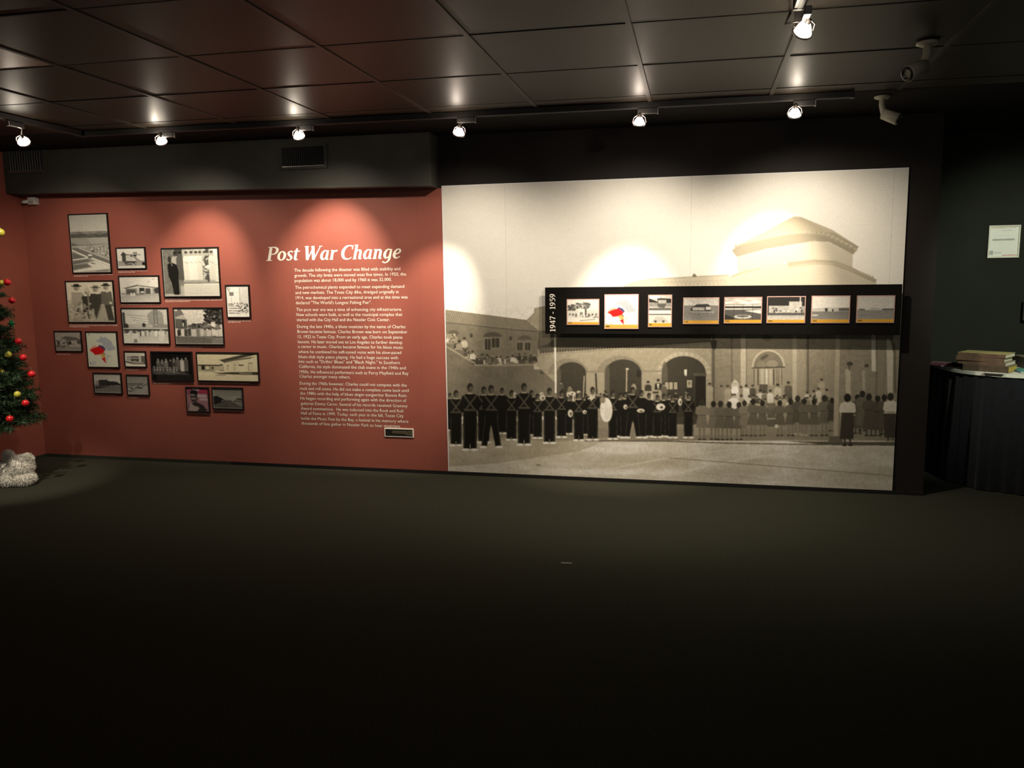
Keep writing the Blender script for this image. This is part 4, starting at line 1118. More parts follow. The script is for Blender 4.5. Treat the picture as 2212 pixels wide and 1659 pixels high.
GL = {   # pen strokes, cap height 1
    'P': (0.70, [[(.19, 0, .19), (.19, 1, .19)], [(.0, .025, .05), (.40, .025, .05)], [(.0, .975, .05), (.2, .975, .05)], [(.19, .965, .07), (.42, .97, .08), (.60, .87, .15), (.64, .73, .19), (.58, .57, .14), (.42, .475, .08), (.2, .47, .06)]]),
    'o': (0.60, [ring(.30, .345, .205, .30, .175, .075)]),
    's': (0.46, [[(.40, .58, .10), (.31, .655, .075), (.19, .64, .09), (.12, .53, .13), (.18, .42, .15), (.30, .31, .16), (.37, .19, .14), (.31, .07, .09), (.18, .035, .08), (.06, .12, .10)]]),
    't': (0.42, [[(.20, .88, .06), (.17, .68, .15), (.16, .18, .17), (.22, .055, .11), (.36, .07, .05)], [(.02, .66, .075), (.40, .66, .075)]]),
    'W': (1.10, [[(.13, 1, .19), (.32, 0.02, .19)], [(.32, 0.0, .10), (.58, .95, .07)], [(.53, 1, .19), (.72, 0.02, .19)], [(.72, 0, .10), (1.04, 1, .06)], [(-.01, .975, .05), (.28, .975, .05)], [(.93, .975, .05), (1.16, .975, .05)], [(.42, .975, .05), (.64, .975, .05)]]),
    'a': (0.62, [[(.47, .67, .13), (.46, .30, .16), (.46, .10, .15), (.52, .035, .09), (.60, .07, .04)], [(.46, .58, .06), (.34, .655, .08), (.20, .60, .12), (.115, .40, .17), (.12, .20, .17), (.20, .055, .13), (.31, .06, .08), (.45, .24, .06)]]),
    'r': (0.46, [[(.17, .68, .17), (.17, 0, .17)], [(.03, .655, .05), (.18, .665, .05)], [(.18, .40, .06), (.27, .58, .09), (.40, .63, .13), (.46, .60, .10)], [(.05, .02, .04), (.30, .02, .04)]]),
    'C': (0.78, [[(.72, .86, .09), (.60, .955, .08), (.46, .97, .09), (.28, .89, .15), (.145, .66, .20), (.13, .42, .20), (.22, .16, .17), (.40, .04, .11), (.58, .035, .08), (.74, .15, .06)], [(.72, 1.0, .05), (.70, .70, .06)]]),
    'h': (0.66, [[(.17, 1.02, .16), (.17, 0, .17)], [(.03, 1.0, .05), (.18, 1.0, .05)], [(.18, .44, .06), (.29, .62, .09), (.42, .62, .13), (.485, .48, .165), (.475, .12, .165), (.53, .03, .09), (.62, .06, .04)], [(.05, .02, .04), (.30, .02, .04)]]),
    'n': (0.66, [[(.17, .68, .16), (.17, 0, .17)], [(.03, .66, .05), (.18, .665, .05)], [(.18, .44, .06), (.29, .62, .09), (.42, .62, .13), (.485, .48, .165), (.475, .12, .165), (.53, .03, .09), (.62, .06, .04)], [(.05, .02, .04), (.30, .02, .04)]]),
    'g': (0.60, [[(.47, .67, .12), (.455, .20, .16), (.44, -.06, .15), (.35, -.22, .10), (.20, -.27, .08), (.05, -.19, .09)], [(.46, .58, .06), (.34, .655, .08), (.20, .60, .12), (.115, .40, .17), (.12, .22, .17), (.20, .075, .13), (.31, .08, .08), (.45, .26, .06)]]),
    'e': (0.56, [[(.08, .29, .09), (.28, .34, .09), (.44, .46, .11), (.42, .60, .11), (.31, .655, .08), (.19, .58, .12), (.115, .40, .17), (.12, .20, .17), (.22, .06, .12), (.34, .05, .08), (.48, .15, .06)]]),
    '1': (0.50, [[(.26, 0, .17), (.26, .98, .15)], [(.08, .80, .08), (.26, .95, .08)], [(.06, .03, .06), (.46, .03, .06)]]),
    '9': (0.64, [ring(.30, .66, .19, .29, .16, .09), [(.49, .66, .15), (.46, .35, .15), (.34, .12, .12), (.12, .02, .08)]]),
    '4': (0.64, [[(.42, 0, .16), (.42, .98, .15)], [(.40, .95, .08), (.04, .30, .07)], [(.03, .28, .09), (.62, .28, .09)]]),
    '7': (0.60, [[(.06, .92, .15), (.56, .92, .15)], [(.53, .90, .10), (.34, .45, .14), (.24, 0, .17)], [(.08, .98, .06), (.06, .74, .06)]]),
    '5': (0.60, [[(.18, .91, .15), (.52, .91, .13)], [(.16, .96, .08), (.13, .55, .08)], [(.13, .55, .07), (.32, .60, .10), (.47, .46, .15), (.48, .26, .16), (.36, .07, .11), (.20, .02, .09), (.07, .10, .08)]]),
    '-': (0.44, [[(.06, .38, .12), (.36, .38, .12)]]),
    ' ': (0.26, []),
}


def pen_text(txt, place, slant=0.2, track=0.0):
    """lettering as a flat mesh; place(x, y) puts glyph units into the world"""
    mb = MB(); x = 0.0; lay = 0
    for ch in txt:
        adv, strokes = GL[ch]
        for st in strokes:
            a, b = stroke_poly(st)
            lay += 1
            vs = [place(x + p[0] + slant * p[1], p[1], lay + 0.3 * i) for i, p in enumerate(a)] + [place(x + p[0] + slant * p[1], p[1], lay + 0.3 * i) for i, p in enumerate(b)]
            n = len(a)
            mb.add(vs, [(i, i + 1, n + i + 1, n + i) for i in range(n - 1)])
        x += adv + track
    return mb, x


# heading: 'Post War Change'
_, Wt = pen_text('Post War Change', lambda x, y, l: (x, 0, y))
ha, hb_ = on_y(575, 561), on_y(869, 560)
capz = on_y(590, 531)[2] - on_y(590, 561)[2]
sx = (hb_[0] - ha[0]) / (Wt + 0.10)
mb, _ = pen_text('Post War Change', lambda x, y, l: (ha[0] + x * sx, -0.0012 - 0.00001 * l, on_y(720, 561)[2] + y * capz))
o = mb.build('heading_text', M_TEXT, pn); o['label'] = 'white bold italic heading reading Post War Change'

# body text, set line by line at the measured places
BODY = [
    [("The decade following the disaster was filled with stability and", 252, 1012, 345), ("growth. The city limits were moved west five times. In 1950, the", 253, 1053, 383), ("population was about 18,000 and by 1960 it was 32,000.", 255, 950, 419)],
    [("The petrochemical plants expanded to meet expanding demand", 258, 1040, 468), ("and new markets. The Texas City dike, dredged originally in", 260, 1000, 505), ("1914, was developed into a recreational area and at the time was", 263, 1064, 542), ("declared \"The World's Longest Fishing Pier\".", 263, 806, 578)],
    [("The post war era was a time of enhancing city infrastructure.", 266, 1023, 627), ("New schools were built, as well as the municipal complex that", 267, 1026, 663), ("started with the City Hall and the Nessler Civic Center.", 270, 935, 699)],
    [("During the late 1940s, a blues musician by the name of Charles", 272, 1048, 748), ("Brown became famous. Charles Brown was born on September", 274, 1062, 784), ("13, 1922 in Texas City. From an early age, Charles took piano", 277, 1027, 821), ("lessons. He later moved out to Los Angeles to further develop", 278, 1025, 857), ("a career in music. Charles became famous for his blues music", 280, 1031, 891), ("where he combined his soft-toned voice with his slow-paced", 281, 1018, 928), ("blues-club style piano playing. He had a huge success with", 283, 995, 964), ("hits such as \"Driftin' Blues\" and \"Black Night.\" In Southern", 285, 1007, 998), ("California, his style dominated the club scene in the 1940s and", 286, 1050, 1034), ("1950s. He influenced performers such as Percy Mayfield and Ray", 290, 1070, 1072), ("Charles amongst many others.", 289, 653, 1104)],
    [("During the 1960s however, Charles could not compete with the", 291, 1057, 1154), ("rock and roll scene. He did not make a complete come back until", 293, 1072, 1191), ("the 1980s with the help of blues singer-songwriter Bonnie Raitt.", 294, 1061, 1226), ("He began recording and performing again with the direction of", 296, 1054, 1261), ("guitarist Danny Caron. Several of his records received Grammy", 298, 1063, 1298), ("Award nominations.  He was inducted into the Rock and Roll", 300, 1031, 1334), ("Hall of Fame in 1999. Today, each year in the fall, Texas City", 300, 1034, 1368), ("holds the Music Fest by the Bay, a festival in his memory where", 302, 1068, 1405), ("thousands of fans gather in Nessler Park to hear musicians.", 303, 1014, 1440)],
]
cu = bpy.data.curves.new('body_font', 'FONT'); cu.resolution_u = 2
to = bpy.data.objects.new('body_font', cu); COL.objects.link(to)
cu.offset = 0.0


def text_mesh(s):
    cu.body = s
    bpy.context.view_layer.update()
    dg = bpy.context.evaluated_depsgraph_get()
    me = to.evaluated_get(dg).to_mesh()
    v = np.empty(len(me.vertices) * 3, np.float32); me.vertices.foreach_get('co', v)
    f = [tuple(p.vertices) for p in me.polygons]
    to.evaluated_get(dg).to_mesh_clear()
    return v.reshape(-1, 3), f


for para in BODY:
    mb = MB()
    for s, xl, xr, yc in para:
        v, f = text_mesh(s)
        pa = on_y(560 + xl / 3.3175, 480 + (yc + 10) / 3.3175); pb = on_y(560 + xr / 3.3175, 480 + (yc + 10) / 3.3175)
        k = (pb[0] - pa[0]) / (v[:, 0].max() - v[:, 0].min())
        kz = 0.0335
        mb.add([(pa[0] + (p[0] - v[:, 0].min()) * k, -0.0010, pa[2] + p[1] * kz) for p in v], f)
    mb.build('paragraph_text', M_TEXT, pn)
bpy.data.objects.remove(to)

# dates on the timeline board, running upwards
dxa = on_y(1199.5, 676, TY)[0]; dxb = on_y(1187.5, 676, TY)[0]
dza, dzb = on_y(1193, 717, TY)[2], on_y(1193, 634, TY)[2]
_, Wd = pen_text('1947 - 1959', lambda x, y, l: (x, 0, y), 0.0)
kd = (dzb - dza) / Wd
_, W1 = pen_text('1947 - ', lambda x, y, l: (x, 0, y), 0.0)
for s_, off in (('1947', 0.0), ('-', pen_text('1947 ', lambda x, y, l: (x, 0, y), 0.0)[1]), ('1959', W1)):
    mb, _ = pen_text(s_, lambda x, y, l: (dxa + y * (dxb - dxa) - ox, TY - 0.0012 - 0.00001 * l, dza + (off + x) * kd - oz), 0.0)
    o = mb.build('date_text', M_TEXT, tl)
    o['label'] = 'white vertical lettering of the dates 1947 - 1959'

# credit plaque under the last paragraph
pa, pb = on_y(831.5, 942.5), on_y(893.5, 926)
px0, px1, pz0, pz1 = pa[0], pb[0], pa[2] - 0.001, pb[2]
t = empty('credit_plaque', ((px0 + px1) / 2, 0, pz0)); tag(t, 'small black credit plaque with white border below the paragraphs', 'plaque')
hx, hz = (px1 - px0) / 2, pz1 - pz0
MB().box(-hx, hx, -0.006, -0.0002, 0, hz).build('border', M_TEXT, t, bevel=0.0008)
MB().box(-hx + .007, hx - .007, -0.0068, -0.0058, .007, hz - .007).build('face', M_BLACK, t)
mb = MB(); R = random.Random(3)
for k, (a, b) in enumerate(((-.45, .9), (-.45, .9), (.45, .9))):
    dashes(mb, a * hx, b * hx, hz * (.66 - .17 * k), .0046, -0.0072, R)
mb.build('credit_text', mat('dull_gold_ink', (.30, .24, .12), .6, .3, var=.05), t)


# ------------------------------------------------------------------ track lighting
def bulb_mat(name, col, s):
    m = mat(name, (0.8, 0.8, 0.8), 0.2, 0.5, emit=col, estr=s, var=0.02, scale=50)
    return m


M_BULB = bulb_mat('glowing_reflector_glass', (1.0, 0.86, 0.66), 16.0)
M_BULBP = bulb_mat('glowing_pinkish_glass', (1.0, 0.66, 0.60), 12.0)
M_HOLDER = mat('dark_lamp_metal', (0.06, 0.05, 0.045), 0.35, 0.5, metal=0.6, var=0.1, scale=60)


def spotlight(name, pos, aim, size, blend, power, col, parent, radius=0.02):
    ld = bpy.data.lights.new(name, 'SPOT'); ld.energy = power; ld.color = col
    ld.spot_size = math.radians(size); ld.spot_blend = blend; ld.shadow_soft_size = radius
    lo = bpy.data.objects.new(name, ld); COL.objects.link(lo)
    d = (Vector(aim) - Vector(pos)).normalized()
    lo.location = Vector(pos) - Vector(parent.location); lo.rotation_euler = d.to_track_quat('-Z', 'Y').to_euler(); lo.parent = parent
    return lo


def track(a, b, label):
    """a black lighting track under the ceiling, from a to b (x, y)"""
    t = empty('lighting_track', (a[0], a[1], zc(a[0]) - 0.003)); tag(t, label, 'lighting track', 'lighting tracks on the ceiling')
    A = Vector((0, 0, 0)); B = Vector((b[0] - a[0], b[1] - a[1], zc(b[0]) - zc(a[0])))
    d = (B - A).normalized(); s = Vector((-d.y, d.x, 0)).normalized() * 0.018
    dn = Vector((0, 0, -0.030))
    MB().hexa([A - s + dn, B - s + dn, B + s + dn, A + s + dn, A - s, B - s, B + s, A + s]).build('rail', M_BLACKMETAL, t)
    s2 = s * 0.45; dn2 = Vector((0, 0, -0.0315))
    MB().hexa([A - s2 + dn2, B - s2 + dn2, B + s2 + dn2, A + s2 + dn2, A - s2 + dn, B - s2 + dn, B + s2 + dn, A + s2 + dn]).build('slot', M_BLACK, t)
    for P, q in ((A, -1), (B, 1)):
        e0 = P; e1 = P + d * (q * 0.02); s3 = s * 1.15; dn3 = Vector((0, 0, -0.033))
        lo, hi = (e1, e0) if q < 0 else (e0, e1)
        MB().hexa([lo - s3 + dn3, hi - s3 + dn3, hi + s3 + dn3, lo + s3 + dn3, lo - s3, hi - s3, hi + s3, lo + s3]).build('end_cap', M_BLACKMETAL, t)
    return t


def track_lamp(label, head, aim, tdir, core=P_CORE, spill=P_SPILL, back=P_BACK, mtl=None, side=1, col=WARM, sizes=(44, 132), group='track lamps', spill_aim=None):
    """gimbal lamp: adapter clipped under the track, wire yoke, glowing reflector bulb"""
    head = Vector(head); aim = Vector(aim); ax = (aim - head).normalized(); td = Vector(tdir).normalized()
    zt = zc(head.x) - 0.036
    base = Vector((head.x, head.y, zt)) + td * (0.045 * side)
    t = empty('track_lamp', base); tag(t, label, 'track lamp', group)
    L = lambda p: Vector(p) - base
    c0 = L(base)
    s = Vector((-td.y, td.x, 0)) * 0.013
    lo, hi = c0 - td * 0.055, c0 + td * 0.055; dn = Vector((0, 0, -0.030))
    MB().hexa([lo - s + dn, hi - s + dn, hi + s + dn, lo + s + dn, lo - s, hi - s, hi + s, lo + s]).build('adapter', M_BLACKMETAL, t, bevel=0.003)
    MB().hexa([hi - s * .8 + dn * 1.1, hi + td * .006 - s * .8 + dn * 1.1, hi + td * .006 + s * .8 + dn * 1.1, hi + s * .8 + dn * 1.1, hi - s * .8 + dn * .1, hi + td * .006 - s * .8 + dn * .1, hi + td * .006 + s * .8 + dn * .1, hi + s * .8 + dn * .1]).build('clip', M_CHROME, t)
    # stem and yoke
    top = L(Vector((head.x, head.y, zt - 0.028))); hd = L(head)
    side_v = ax.cross(Vector((0, 0, 1)))
    side_v = side_v.normalized() if side_v.length > 1e-4 else Vector((1, 0, 0))
    MB().tube([top + td * (0.03 * side), top + Vector((0, 0, -0.006)), hd - ax * 0.03 + Vector((0, 0, 0.012))], 0.0035, 8).build('stem', M_CHROME, t, smooth=True)
    r = 0.040
    mb = MB()
    arc = [hd - ax * 0.034 + Vector((0, 0, 0.010)) + side_v * 0.0, hd + side_v * r * 0.8 - ax * 0.022, hd + side_v * r + ax * 0.008]
    mb.tube(arc, 0.0028, 6); arc2 = [arc[0], hd - side_v * r * 0.8 - ax * 0.022, hd - side_v * r + ax * 0.008]
    mb.tube(arc2, 0.0028, 6); mb.build('yoke', M_CHROME, t, smooth=True)
    MB().lathe([(-0.040, 0.008), (-0.028, 0.010), (-0.026, 0.012)], hd, ax, 14, True, True).build('socket', M_HOLDER, t, smooth=True)
    MB().lathe([(-0.026, 0.011), (-0.016, 0.018), (-0.002, 0.027), (0.012, 0.033), (0.020, 0.0345)], hd, ax, 24, True, False).build('reflector', mtl or M_BULB, t, smooth=True)
    MB().lathe([(0.020, 0.034), (0.0205, 0.02), (0.021, 0.001)], hd, ax, 24, False, True).build('front_glass', mtl or M_BULB, t, smooth=True)
    MB().lathe([(0.012, 0.0345), (0.012, 0.038), (0.019, 0.038), (0.019, 0.0355)], hd, ax, 24).build('ring', M_CHROME, t, smooth=True)
    if core: spotlight('beam', head + ax * 0.030, aim, sizes[0], 0.8, core, col, t)
    if spill: spotlight('spill', head + ax * 0.031, aim if spill_aim is None else spill_aim, sizes[1], 1.0, spill, col, t)
    if back:
        pd = bpy.data.lights.new('back_glow', 'POINT'); pd.energy = back; pd.color = col; pd.shadow_soft_size = 0.008
        po = bpy.data.objects.new('back_glow', pd); COL.objects.link(po); po.parent = t
        po.location = L(head + Vector((0, -0.055, 0.004)))
    return t


YT = -0.75
track((-4.02, YT), (0.78, YT), 'long black lighting track along the ceiling in front of the mural')
track((-4.02, YT - 0.06), (-4.02, -4.2), 'black lighting track running toward the viewer on the left')
track((0.335, -2.36), (0.335, -5.2), 'black lighting track overhead at the upper right, ending in one lamp')
LAMPS = [  # photo position of bulb, beam centre on the wall, spill centre, watts, beam angle, label
    ((348, 303), (440, 610), (440, 920), 88, 34, 54, 'lit track lamp above the left of the soffit, second from left', M_BULB),
    ((645, 291), (722, 600), (735, 900), 120, 32, 58, 'lit track lamp right above the slatted vent', M_BULB),
    ((992, 284), (922, 700), (985, 900), 155, 42, 38, 'lit track lamp above the right end of the soffit', M_BULBP),
    ((1381, 262), (1342, 755), (1342, 900), 170, 52, 44, 'pinkish lit track lamp above the middle of the mural', M_BULBP),
    ((1717, 243), (1664, 615), (1760, 900), 120, 66, 43, 'lit track lamp at the right end of the long track', M_BULB),
]
for (u, w), (au, aw), (su, sw), pc, ps, sz, lab, m in LAMPS:
    hd = on_y(u, w, YT)
    track_lamp(lab, hd, on_y(au, aw, 0.0), (1, 0, 0), core=pc, spill=ps, mtl=m, spill_aim=on_y(su, sw, 0.0), sizes=(sz, 132))
# lamp on the left branch, turned to the corner
hd = on_x(50, 303, -4.02)
track_lamp('lit tilted track lamp at the far left above the corner', (-4.02, hd[1], min(hd[2], zc(-4) - 0.085)), on_y(190, 650), (0, -1, 0), side=1, core=48.0, spill=8.0, sizes=(70, 150))
# near lamp under the overhead track
hd = on_y(1737, 62, -2.30)
track_lamp('big bright track lamp nearest the viewer at the upper right', (hd[0], hd[1], hd[2]), on_y(1300, 880), (0, -1, 0), core=68.0, spill=6.0, back=0.8, sizes=(78, 140))
# the next lamp of the room, out of view to the right, lights the table corner
track_lamp('track lamp over the skirted table', (2.2, -1.8, zc(2.2) - 0.09), (2.25, 0.8, 1.10), (0, -1, 0), core=190.0, spill=12.0, back=0.0, col=(0.92, 1.0, 0.82), sizes=(52, 130), spill_aim=(2.5, 0.0, 0.0))
# unseen lamp added at the left to brighten the foot of the tree
track_lamp('added unseen track lamp turned to the foot of the Christmas tree', (-4.02, -2.1, zc(-4.0) - 0.09), (-4.72, -0.85, 0.15), (0, -1, 0), core=190.0, spill=3.0, back=0.0, sizes=(30, 100))
track((2.2, -1.4), (2.2, -4.4), 'black lighting track over the skirted table')

# end bracket of the overhead track
be = on_z(1708, 40, zc(0.3) - 0.03)
t = empty('track_hanger', be); tag(t, 'pale metal track hanger beside the nearest lamp', 'bracket')
MB().tube([(0, 0.02, 0.026), (-0.02, -0.01, -0.02), (0.05, -0.01, -0.015), (0.02, 0.02, 0.026)], 0.005, 6).build('wire_loop', M_CHROME, t, smooth=True)
MB().box(0.012, 0.034, -0.012, 0.004, -0.018, 0.026).build('plate', M_CHROME, t, bevel=0.002)


# ------------------------------------------------------------------ ceiling cameras
def cctv(pos, d, label, s=1.0):
    t = empty('security_camera', pos); tag(t, label, 'security camera', 'security cameras on the ceiling')
    d = Vector(d).normalized(); S_ = s
    MB().lathe([(0, .045 * S_), (.008 * S_, .045 * S_), (.016 * S_, .028 * S_)], (0, 0, 0), (0, 0, -1), 20, True, True).build('ceiling_plate', M_DULL, t, smooth=True)
    c = Vector((0, 0, -0.095 * S_)) + d * 0.05 * S_
    MB().tube([(0, 0, -.010), (0, 0, -.05 * S_), Vector((0, 0, -.085 * S_)) + d * 0.012 * S_, c - d * 0.01 * S_], [.016 * S_, .017 * S_, .019 * S_, .022 * S_], 12).build('arm', M_DULL, t, smooth=True)
    MB().lathe([(-.045 * S_, .020 * S_), (-.04 * S_, .030 * S_), (.05 * S_, .034 * S_), (.055 * S_, .031 * S_)], c, d, 20, True, True).build('housing', M_DULL, t, smooth=True)
    MB().lathe([(.055 * S_, .030 * S_), (.062 * S_, .029 * S_), (.062 * S_, .018 * S_), (.054 * S_, .016 * S_)], c, d, 20, False, True).build('lens', M_BLACKMETAL, t, smooth=True)
    return t


M_DULL = mat('ivory_camera_plastic', (0.38, 0.36, 0.28), 0.45, 0.4, var=0.04, scale=30)
p1 = on_z(2004, 91, zc(0.9) - 0.004); p2 = on_z(1906, 208, zc(0.95) - 0.004)
cctv(p1, (-0.75, -0.45, -0.35), 'ivory security camera under the ceiling at the upper right', 1.0)
cctv(p2, (0.75, -0.35, -0.40), 'smaller grey security camera near the wall above the mural corner', 0.95)

# motion sensor in the corner of the red panel
a = on_y(70, 434, -0.03)
t = empty('motion_sensor', (a[0], -0.0005, a[2] - 0.03)); tag(t, 'small white motion sensor under the soffit in the corner', 'sensor')
MB().box(-0.035, 0.035, -0.045, 0.0, 0.0, 0.058).build('housing', M_WHITE, t, bevel=0.006)
MB().tube([(-.03, -.03, .026), (-.055, -.05, .022), (-.075, -.052, .02)], [.012, .014, .013], 10).build('swivel', M_WHITE, t, smooth=True)
MB().box(-0.022, 0.022, -0.048, -0.045, 0.008, 0.03).build('lens', M_DULL, t)

# ------------------------------------------------------------------ wall notice, switch
a, b = on_y(2131, 557.5, YG), on_y(2204, 486, YG)
t = empty('framed_notice', ((a[0] + b[0]) / 2, YG, a[2])); tag(t, 'white framed notice on the dark green-grey wall', 'notice')
hx, hz = (b[0] - a[0]) / 2, b[2] - a[2]
m = MB(); e = 0.009
for q in ((-hx, hx, 0, e), (-hx, hx, hz - e, hz), (-hx, -hx + e, e, hz - e), (hx - e, hx, e, hz - e)):
    m.box(q[0], q[1], -0.016, -0.0002, q[2], q[3])
m.build('frame', mat('pale_frame', (.58, .54, .44), .4, .4, metal=0.0, var=.08, scale=50), t)
MB().box(-hx + e, hx - e, -0.006, -0.0002, e, hz - e).build('backing', M_WHITE, t)
c = N(73, 71, (.72, .70, .62)); c.line([(.4, .13), (.78, .12)], .018, .3, .7); c.line([(.1, .44), (.88, .43)], .05, (.18, .18, .15), .8); c.rect(.02, .80, .16, .94, (.35, .36, .33)); c.line([(.2, .87), (.45, .87)], .02, .35); c.line([(.48, .965), (.98, .955)], .022, (.45, .06, .05)); c.line([(.0, .04), (.9, .03)], .02, (.4, .33, .2)); c.line([(.3, .3), (.7, .3)], .01, .5, .5); c.line([(.3, .55), (.7, .55)], .01, .5, .5)
flat_print('notice_print', -hx + e, hx - e, e, hz - e, -0.0066, c.done(1), t, step=0.004)

a, b = on_y(2203, 692, YG), on_y(2240, 652, YG)
t = empty('wall_box', ((a[0] + b[0]) / 2, YG, a[2])); tag(t, 'dark box on the green-grey wall at the right edge', 'wall box')
hx, hz = (b[0] - a[0]) / 2, b[2] - a[2]
MB().box(-hx, hx, -0.05, -0.0002, 0, hz).build('body', mat('dark_brown_plastic', (.02, .018, .014), .5, .4, var=.1), t, bevel=0.006)
MB().box(-hx + .02, hx - .02, -0.056, -0.05, .02, hz - .02).build('cover', mat('olive_plastic', (.05, .05, .032), .5, .4, var=.1), t, bevel=0.002)

# ------------------------------------------------------------------ skirted table with books
TZ = 0.78
TCX, TA, TB_ = 2.47, 0.80, 0.705
def sup(th, a, b, n=3.0):
    c_, s_ = math.cos(th), math.sin(th)
    return TCX + a * math.copysign(abs(c_) ** (2 / n), c_), YG - 0.004 - b * abs(s_) ** (2 / n)
tb = empty('skirted_table', (0, 0, 0)); tag(tb, 'white topped display table with a black pleated skirt', 'table')
NS = 160
ths = [math.pi + math.pi * i / NS for i in range(NS + 1)]
M_SKIRT = mat('black_blue_skirt_cloth', (0.006, 0.007, 0.009), 0.9, 0.2, var=0.2, scale=30, sheen=0.15)
M_CLOTH = mat('white_tabletop_cloth', (0.62, 0.60, 0.52), 0.75, 0.2, var=0.05, scale=25, bump=0.1, bscale=80)
mb = MB(); ring0 = [sup(t_, TA, TB_) for t_ in ths]
vs = [(x, y, TZ) for x, y in ring0] + [(x, y, TZ - 0.022) for x, y in ring0]
n = len(ring0)
mb.add(vs, [tuple(range(n - 1, -1, -1)), tuple(range(n, 2 * n))] + [(i, i + 1, n + i + 1, n + i) for i in range(n - 1)] + [(n - 1, 0, n, 2 * n - 1)])
mb.build('tabletop', M_CLOTH, tb)
mb = MB(); rows = 10; vs = []
for r_ in range(rows + 1):
    f_ = r_ / rows
    for i, t_ in enumerate(ths):
        pl = 0.006 * (0.5 + f_) * math.sin(i * 0.95) + 0.012 * f_ * math.sin(i * 0.31 + 1.0) - 0.006
        x, y = sup(t_, TA - 0.003 + pl + 0.015 * f_, TB_ - 0.003 + pl + 0.015 * f_)
        vs.append((x, min(y, YG - 0.003), TZ - 0.020 - (TZ - 0.026) * f_))
fs = [(r_ * n + i, r_ * n + i + 1, (r_ + 1) * n + i + 1, (r_ + 1) * n + i) for r_ in range(rows) for i in range(n - 1)]
mb.add(vs, fs); mb.build('skirt', M_SKIRT, tb, smooth=True)
for lx in (TCX - TA + 0.16, TCX + TA - 0.16):
    for ly in (YG - 0.06, YG - 0.42):
        MB().tube([(lx, ly, 0), (lx, ly, TZ - 0.022)], 0.016, 10).build('leg', M_BLACKMETAL, tb, smooth=True)


def book(pos, w, d, h, rz, cover, spine, label, pages=(.60, .56, .44), over=0.003):
    """closed book lying flat: cover boards, spine, page block; spine on its left short side"""
    t = empty('book', pos, rz); tag(t, label, 'book', 'books on the skirted table')
    mc = mat('book_cover', cover, .5, .4, var=.15, scale=25); msn = mat('book_spine', spine, .5, .4, var=.2, scale=40)
    mp = mat('page_edges', pages, .8, .2, var=.12, scale=8)
    nt = mp.node_tree; 
    MB().box(0.004, w - over, over, d - over, 0.003, h - 0.003).build('pages', mp, t)
    MB().box(0, w, 0, d, h - 0.003, h).build('front_cover', mc, t, bevel=0.0008)
    MB().box(0, w, 0, d, 0, 0.003).build('back_cover', mc, t, bevel=0.0008)
    MB().box(-0.002, 0.004, 0, d, 0.0005, h - 0.0005).build('spine', msn, t, bevel=0.001)
    return t


def tz(u, w, z): return on_z(u, w, z)
def put(u, w, z, **k):
    p = on_z(u, w, z); return (p[0], p[1], z)
# booklets at the left tip of the table, corners turned toward the room
z = TZ + 0.0006
p = put(2056, 792, z); book((p[0], p[1] + .015, z), .10, .15, .020, .95, (.16, .09, .09), (.10, .03, .045), 'low dark red booklet at the left tip of the table')
p = put(2086, 795, z); book((p[0], p[1], z), .105, .11, .030, .62, (.30, .31, .30), (.018, .015, .013), 'grey covered book with a black spine lying beside the booklet', (.60, .57, .48))
# big pile
p = put(2178, 806.5, z); bx, by = p[0], p[1]
book((bx, by, z), .19, .27, .042, .98, (.20, .15, .09), (.07, .048, .030), 'thick book with yellowish page edges at the bottom of the pile', (.52, .38, .09))
z2 = z + .0425
for i, (dx, dy, rz, hh, cov, lab) in enumerate(((-.004, .012, .95, .024, (.34, .30, .22), 'brown backed book, lowest white paged one in the pile'), (-.010, .02, 1.0, .027, (.28, .2, .14), 'brown backed book in the middle of the pile'), (-.006, .012, .97, .025, (.40, .34, .14), 'book with a yellow and red cover on top of the pile'))):
    book((bx - .012 + dx, by + dy, z2), .20, .285, hh, rz, cov, (.12, .07, .045), lab, (.66, .62, .50)); z2 += hh + .0004
# flat album behind the pile
p = put(2172, 772, z); book((2.16, .50, z), .30, .20, .075, .04, (.22, .19, .12), (.05, .035, .025), 'thick brown album lying behind the book pile')
p = put(2200, 806, z); book((p[0] + .012, p[1], z), .20, .20, .012, .0, (.10, .30, .24), (.10, .18, .34), 'thin green covered magazine at the right edge of the picture')
p = put(2078, 776, z)
pp = MB().box(-.06, .06, -.03, .03, 0, .0012).build('leaflet', M_CLOTH); pp.location = (1.885, .21, TZ + .0006); pp.rotation_euler = (0, 0, -.55); tag(pp, 'white leaflet on the table edge in front of the book pile', 'leaflet')

# scrap on the carpet
p = on_z(1223, 1217, 0.0006)
sc = MB().hexa([(-.028, -.008, 0), (.03, -.010, 0), (.028, .010, 0), (-.026, .012, 0), (-.028, -.008, .0015), (.03, -.010, .004), (.028, .010, .003), (-.026, .012, .0012)]).build('paper_scrap', mat('dull_paper', (.22, .21, .18), .8, .2, var=.1))
sc.location = p; tag(sc, 'tiny pale paper scrap on the open carpet', 'scrap')

